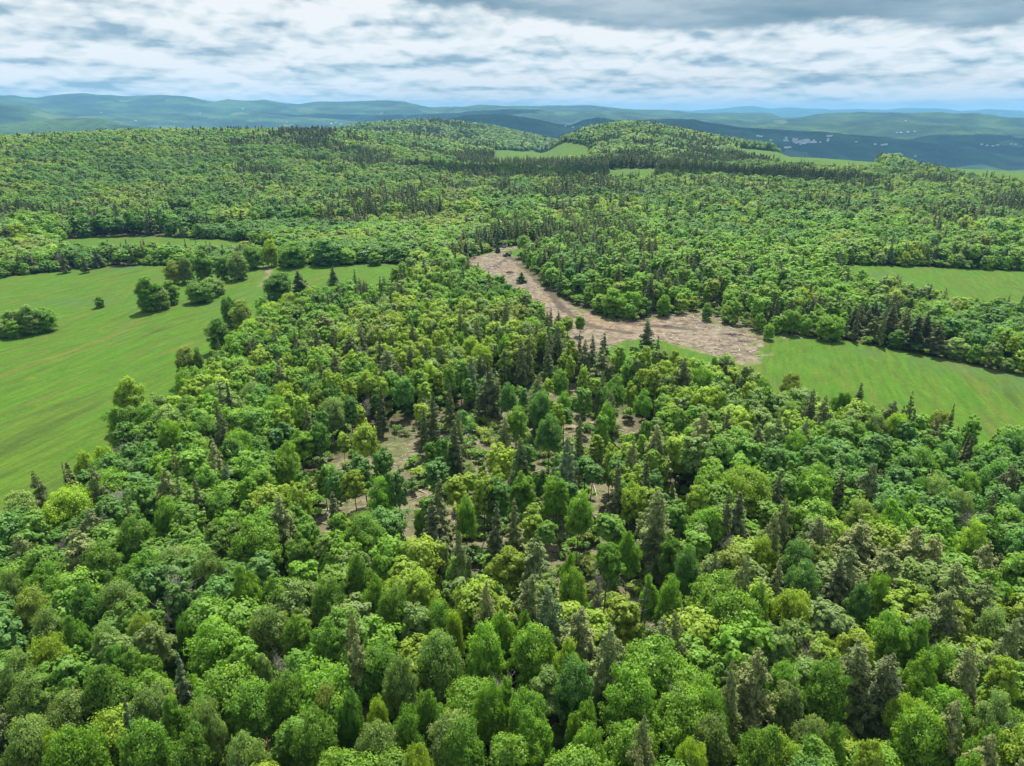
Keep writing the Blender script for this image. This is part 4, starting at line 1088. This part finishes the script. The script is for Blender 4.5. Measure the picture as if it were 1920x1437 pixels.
# ---- far houses
M_WALLW = plain_mat('white_siding', (.62, .62, .60), .7); M_ROOFG = plain_mat('grey_roof', (.30, .31, .33), .6); M_ROOFD = plain_mat('dark_roof', (.20, .19, .19), .8); M_BARN = plain_mat('cream_siding', (.62, .58, .50), .7)
def house_parts(L_, w, h, rf):
    bm = bmesh.new()
    v = [bm.verts.new(c) for c in ((-L_/2, -w/2, -1), (L_/2, -w/2, -1), (L_/2, w/2, -1), (-L_/2, w/2, -1), (-L_/2, -w/2, h), (L_/2, -w/2, h), (L_/2, w/2, h), (-L_/2, w/2, h), (-L_/2, 0, h + rf), (L_/2, 0, h + rf))]
    for f in ((0, 1, 5, 4), (2, 3, 7, 6), (1, 2, 6, 9, 5), (3, 0, 4, 8, 7), (3, 2, 1, 0)): bm.faces.new([v[i] for i in f])
    wme = bpy.data.meshes.new('wall'); bm.to_mesh(wme); bm.free()
    bm = bmesh.new(); o = .5; t = .25
    k = rf / (w / 2)
    for s_ in (-1, 1):
        y1 = s_ * (w / 2 + o); z1 = h - k * o + .05
        q = [(-L_/2 - o, y1, z1), (L_/2 + o, y1, z1), (L_/2 + o, 0, h + rf + .05), (-L_/2 - o, 0, h + rf + .05)]
        a = [bm.verts.new(c) for c in q]; b = [bm.verts.new((c[0], c[1], c[2] + t)) for c in q]
        bm.faces.new(a); bm.faces.new(b[::-1])
        for i in range(4): bm.faces.new((a[i], a[(i + 1) % 4], b[(i + 1) % 4], b[i]))
    bmesh.ops.recalc_face_normals(bm, faces=bm.faces)
    rme = bpy.data.meshes.new('roof'); bm.to_mesh(rme); bm.free()
    return wme, rme
def house(px, py, L_, w, h, rf, rot, wm, rm, name, label, group=None, win=True):
    x, y = ground_at(px, py)
    e = bpy.data.objects.new(name, None); e.location = (x, y, float(zf(x, y))); e.rotation_euler = (0, 0, rot); link(e)
    tag(e, label, 'house' if name != 'warehouse' else 'warehouse', group)
    a, b = house_parts(L_, w, h, rf); a.materials.append(wm); b.materials.append(rm)
    link(bpy.data.objects.new('wall', a), e); link(bpy.data.objects.new('roof', b), e)
    if win:
        for k in range(4):
            bobj('window', [('box', (-L_ * .36 + k * L_ * .24, -w / 2 - .03, h * .55), (1.3, .12, 1.4))], M_GLASS, e)
house(1689, 292, 22, 11, 4.5, 3.5, .1, M_WALLW, M_ROOFG, 'farmhouse', 'long white farmhouse with a grey roof at the edge of the far right field')
house(1716, 294, 12, 8, 3.5, 2.6, .2, M_WALLW, M_ROOFG, 'farmhouse', 'smaller white farm building just right of the long farmhouse')
house(1822, 341, 12, 8, 4.5, 3, .5, M_BARN, M_ROOFG, 'farmhouse', 'lone house with a pale roof in trees near the right edge')
rng = np.random.default_rng(3)
town = [(1500 + rng.normal() * 27, 266 + rng.normal() * 3.6) for _ in range(28)]
for i, (px, py) in enumerate(town):
    big = i % 4 == 0
    house(px, py, rng.uniform(26, 50) if big else rng.uniform(10, 18), rng.uniform(16, 24) if big else 9, 8 if big else 6, 3 if big else 5, rng.uniform(-.5, .5), M_WALLW, M_ROOFG, 'warehouse' if big else 'house',
          'long pale warehouse in the valley town right of centre' if big else 'tiny white house in the valley town right of centre', 'long warehouses of the valley town' if big else 'houses of the valley town', False)
far = [(1420, 256), (1428, 257), (1552, 262), (1605, 268), (1640, 272), (1655, 273), (1660, 272), (1840, 272), (1850, 274), (1862, 275), (1870, 273), (1896, 271), (1905, 272), (1690, 250), (1702, 249), (1715, 248), (1680, 250), (1698, 228),
       (1190, 232), (1192, 227), (712, 214), (716, 213), (760, 220), (622, 233), (628, 231), (640, 234), (256, 228), (190, 212), (375, 213), (540, 230), (455, 205), (1060, 238), (1075, 240)]
for px, py in far:
    house(px + rng.normal(), py, rng.uniform(13, 22), 10, 5, 4, rng.uniform(-.7, .7), M_WALLW, M_ROOFG, 'house', 'tiny white house among woods on the distant hillsides', 'scattered houses on the distant hills', False)

# ---- unseen clouds above the frame, added to lay shade on the land below
def cloud(cx, cy_, r1, r2, rot, seed, label):
    rng = np.random.default_rng(seed)
    bm = bmesh.new(); bmesh.ops.create_icosphere(bm, subdivisions=5, radius=1)
    co = np.array([v.co[:] for v in bm.verts])
    lump = np.zeros(len(co)); 
    for f_, a_ in ((1.7, .30), (4., .17), (9., .08)):
        lump += a_ * (fbm(co[:, 0] * f_ + 20 + seed, co[:, 1] * f_ + 9 + co[:, 2] * f_ * 1.3, seed, 3) - .5) * 2
    co = co * (1 + lump)[:, None]
    co[:, 2] = np.where(co[:, 2] > 0, co[:, 2] * .55, co[:, 2] * .10)
    co *= [r1, r2, min(r1, r2)]
    for v, c in zip(bm.verts, co): v.co = c
    for f_ in bm.faces: f_.smooth = True
    me = bpy.data.meshes.new('cloud'); bm.to_mesh(me); bm.free(); me.materials.append(M_CLOUD)
    o = bpy.data.objects.new('cloud', me); o.location = (cx, cy_, 1650); o.rotation_euler = (0, 0, rot); link(o)  # out of view, put here for the shade it casts
    o['kind'] = 'structure'; o['label'] = label
M_CLOUD = plain_mat('shade_cloud_white', (.9, .9, .9), 1.0, 0, .02)
def cl_at(u, r, *a):       # shade wanted at column u, distance r
    az = math.atan((u - 960) / 1424); off = (1650 + 100) / math.tan(math.radians(60))
    cloud(r * math.sin(az) + off * math.sin(math.radians(12)), r * math.cos(az) + off * math.cos(math.radians(12)), *a)
cl_at(1600, 5500, 1700, 700, .1, 5, 'white cloud over the valley on the right')
cl_at(1250, 5500, 900, 600, .0, 7, 'white cloud over the dark central hills')
cl_at(950, 5300, 800, 600, .2, 8, 'white cloud over the ridge behind the saddle')
cl_at(760, 8600, 1500, 500, .0, 9, 'white cloud over the left valley floor')
cl_at(1060, 850, 190, 60, -.2, 11, 'small white cloud over the middle woods')  # small shade casters added to darken bands of the woods
cl_at(1470, 860, 120, 55, -.4, 12, 'small white cloud over the woods right of centre')

# ---------------------------------------------------------------- light, sky, air, camera
SUN_EL, SUN_AZ = math.radians(60), math.radians(12)     # azimuth from +Y towards +X
EXPO = 1.2; EX = 2 ** EXPO
sd_ = Vector((math.sin(SUN_AZ) * math.cos(SUN_EL), math.cos(SUN_AZ) * math.cos(SUN_EL), math.sin(SUN_EL)))
sun = bpy.data.lights.new('sun', 'SUN'); sun.energy = 4.6; sun.angle = math.radians(.6); sun.color = (1, .96, .9)
so = bpy.data.objects.new('sun', sun); so.rotation_euler = sd_.to_track_quat('Z', 'Y').to_euler(); link(so)

def build_world():
    w = bpy.data.worlds.new('World'); sc.world = w; w.use_nodes = True
    nt = w.node_tree; nt.nodes.clear()
    sky = N(nt, 'ShaderNodeTexSky'); sky.sky_type = 'NISHITA'; sky.sun_disc = False; sky.sun_elevation = SUN_EL; sky.sun_rotation = SUN_AZ
    tc = N(nt, 'ShaderNodeTexCoord'); sep = N(nt, 'ShaderNodeSeparateXYZ'); nt.links.new(tc.outputs['Generated'], sep.inputs[0])
    z = math_(nt, 'MAXIMUM', sep.outputs[2], 0.0)
    zk = math_(nt, 'ADD', z, .06)
    a = math_(nt, 'ARCTAN2', sep.outputs[0], sep.outputs[1])
    e = math_(nt, 'LOGARITHM', zk, 2.718)
    u = math_(nt, 'DIVIDE', a, math_(nt, 'POWER', zk, .04))
    def P(de, s_=(10.5, 4.3), seed=0.):
        cb = N(nt, 'ShaderNodeCombineXYZ'); nt.links.new(math_(nt, 'MULTIPLY', u, s_[0]), cb.inputs[0]); nt.links.new(math_(nt, 'MULTIPLY', math_(nt, 'ADD', e, de), s_[1]), cb.inputs[1]); cb.inputs[2].default_value = seed
        return cb.outputs[0]
    def nz2(v_, sc_, det, ro):
        q = nt.nodes.new('ShaderNodeTexNoise'); q.noise_dimensions = '2D'; q.inputs['Scale'].default_value = sc_; q.inputs['Detail'].default_value = det; q.inputs['Roughness'].default_value = ro
        nt.links.new(v_, q.inputs['Vector']); return q.outputs['Fac']
    def dens(de):
        p0 = P(de)
        big = nz2(p0, .5, 7, .60)
        wn = nt.nodes.new('ShaderNodeTexNoise'); wn.noise_dimensions = '2D'; wn.inputs['Scale'].default_value = 1.6; wn.inputs['Detail'].default_value = 4; nt.links.new(p0, wn.inputs['Vector'])
        va = N(nt, 'ShaderNodeVectorMath', operation='MULTIPLY_ADD'); nt.links.new(wn.outputs['Color'], va.inputs[0]); va.inputs[1].default_value = (.5, .5, 0); nt.links.new(p0, va.inputs[2])
        def bil(sc_):
            v = N(nt, 'ShaderNodeTexVoronoi', feature='F1', voronoi_dimensions='2D'); v.inputs['Scale'].default_value = sc_
            nt.links.new(va.outputs[0], v.inputs['Vector']); return math_(nt, 'SUBTRACT', 1.0, v.outputs['Distance'])
        r = math_(nt, 'MULTIPLY', big, .62)
        r = math_(nt, 'ADD', r, math_(nt, 'MULTIPLY', bil(1.1), .38))
        return math_(nt, 'ADD', r, math_(nt, 'MULTIPLY', bil(3.4), .17))
    d0 = dens(0.); d1 = dens(.075)
    lit = math_(nt, 'SUBTRACT', d0, d1)                       # positive on the upper edge of a puff
    thick = smooth(nt, d0, .42, .62)
    tone = math_(nt, 'ADD', .79, math_(nt, 'MULTIPLY', lit, 2.2))
    tone = math_(nt, 'SUBTRACT', tone, math_(nt, 'MULTIPLY', smooth(nt, nz2(P(9.05, (6.5, 6.)), 1.0, 5, .55), .44, .66), .38))
    cl = ramp(nt, tone, [(.08, (.33, .46, .55)), (.30, (.50, .62, .69)), (.48, (.66, .75, .79)), (.66, (.80, .855, .87)), (.90, (.95, .965, .97))])
    gap = smooth(nt, d0, .30, .38)
    col = mix(nt, (.34, .55, .72), cl, gap)
    # broad grey-blue sheet high on the right
    n1 = nz2(P(19., (5.5, 2.6)), 1.0, 5, .6)
    edge = math_(nt, 'ADD', z, math_(nt, 'MULTIPLY', math_(nt, 'SUBTRACT', n1, .5), .05))
    edge = math_(nt, 'ADD', edge, math_(nt, 'MULTIPLY', math_(nt, 'MINIMUM', math_(nt, 'SUBTRACT', a, .2), .0), .13))
    slab = smooth(nt, edge, .089, .101)
    sn = nz2(P(29., (3., 3.0)), 1.0, 5, .6)
    slabc = ramp(nt, sn, [(.34, (.17, .28, .36)), (.5, (.28, .40, .48)), (.64, (.48, .58, .64))])
    front = smooth(nt, sep.outputs[1], .1, .5)
    col = mix(nt, col, slabc, math_(nt, 'MULTIPLY', math_(nt, 'MULTIPLY', slab, front), .92))
    hz = smooth(nt, z, .0, .022)
    col = mix(nt, (1.0, 1.0, .98), col, math_(nt, 'ADD', math_(nt, 'MULTIPLY', hz, .8), .2))
    up = smooth(nt, z, .16, .40)
    # above the frame: the open sky with thinner cloud
    sk = mix(nt, sky.outputs[0], (.09 * EX, .09 * EX, .09 * EX), 1.0, 'MULTIPLY')
    col = mix(nt, col, mix(nt, sk, (1.35, 1.42, 1.5), .55), up)
    bg = N(nt, 'ShaderNodeBackground'); nt.links.new(col, bg.inputs[0]); bg.inputs[1].default_value = 1.0 / EX
    o = N(nt, 'ShaderNodeOutputWorld'); nt.links.new(bg.outputs[0], o.inputs[0])
build_world()

def build_haze():
    me = bpy.data.meshes.new('haze')
    x0, x1, y0, y1, z0, z1 = -32000, 32000, -1500, 30000, -330, 360
    v = [(x, y, z) for z in (z0, z1) for y in (y0, y1) for x in (x0, x1)]
    me.from_pydata(v, [], [(0, 2, 3, 1), (4, 5, 7, 6), (0, 1, 5, 4), (2, 6, 7, 3), (0, 4, 6, 2), (1, 3, 7, 5)])
    o = bpy.data.objects.new('haze', me); link(o); tag(o, 'pale blue air haze over the distant hills', 'haze', None, 'stuff')
    m, nt = new_mat('haze'); pv = N(nt, 'ShaderNodeVolumePrincipled'); pv.inputs['Density'].default_value = 6.0e-5
    pv.inputs['Color'].default_value = (.20, .51, .80, 1); pv.inputs['Anisotropy'].default_value = .0
    out = N(nt, 'ShaderNodeOutputMaterial'); nt.links.new(pv.outputs[0], out.inputs['Volume'])
    me.materials.append(m)
build_haze()

cam = bpy.data.cameras.new('camera'); cam.sensor_width = 36; cam.lens = 36 * F / W; cam.clip_end = 150000; cam.clip_start = 1
co = bpy.data.objects.new('camera', cam); co.location = (0, 0, CAMZ); co.rotation_euler = (PI / 2 - PITCH, 0, 0); link(co)
sc.camera = co
sc.view_settings.view_transform = 'Standard'; sc.view_settings.look = 'None'; sc.view_settings.exposure = EXPO
cy = sc.cycles
cy.max_bounces = 4; cy.diffuse_bounces = 2; cy.glossy_bounces = 1; cy.transmission_bounces = 2; cy.volume_bounces = 0; cy.transparent_max_bounces = 4
cy.use_denoising = True
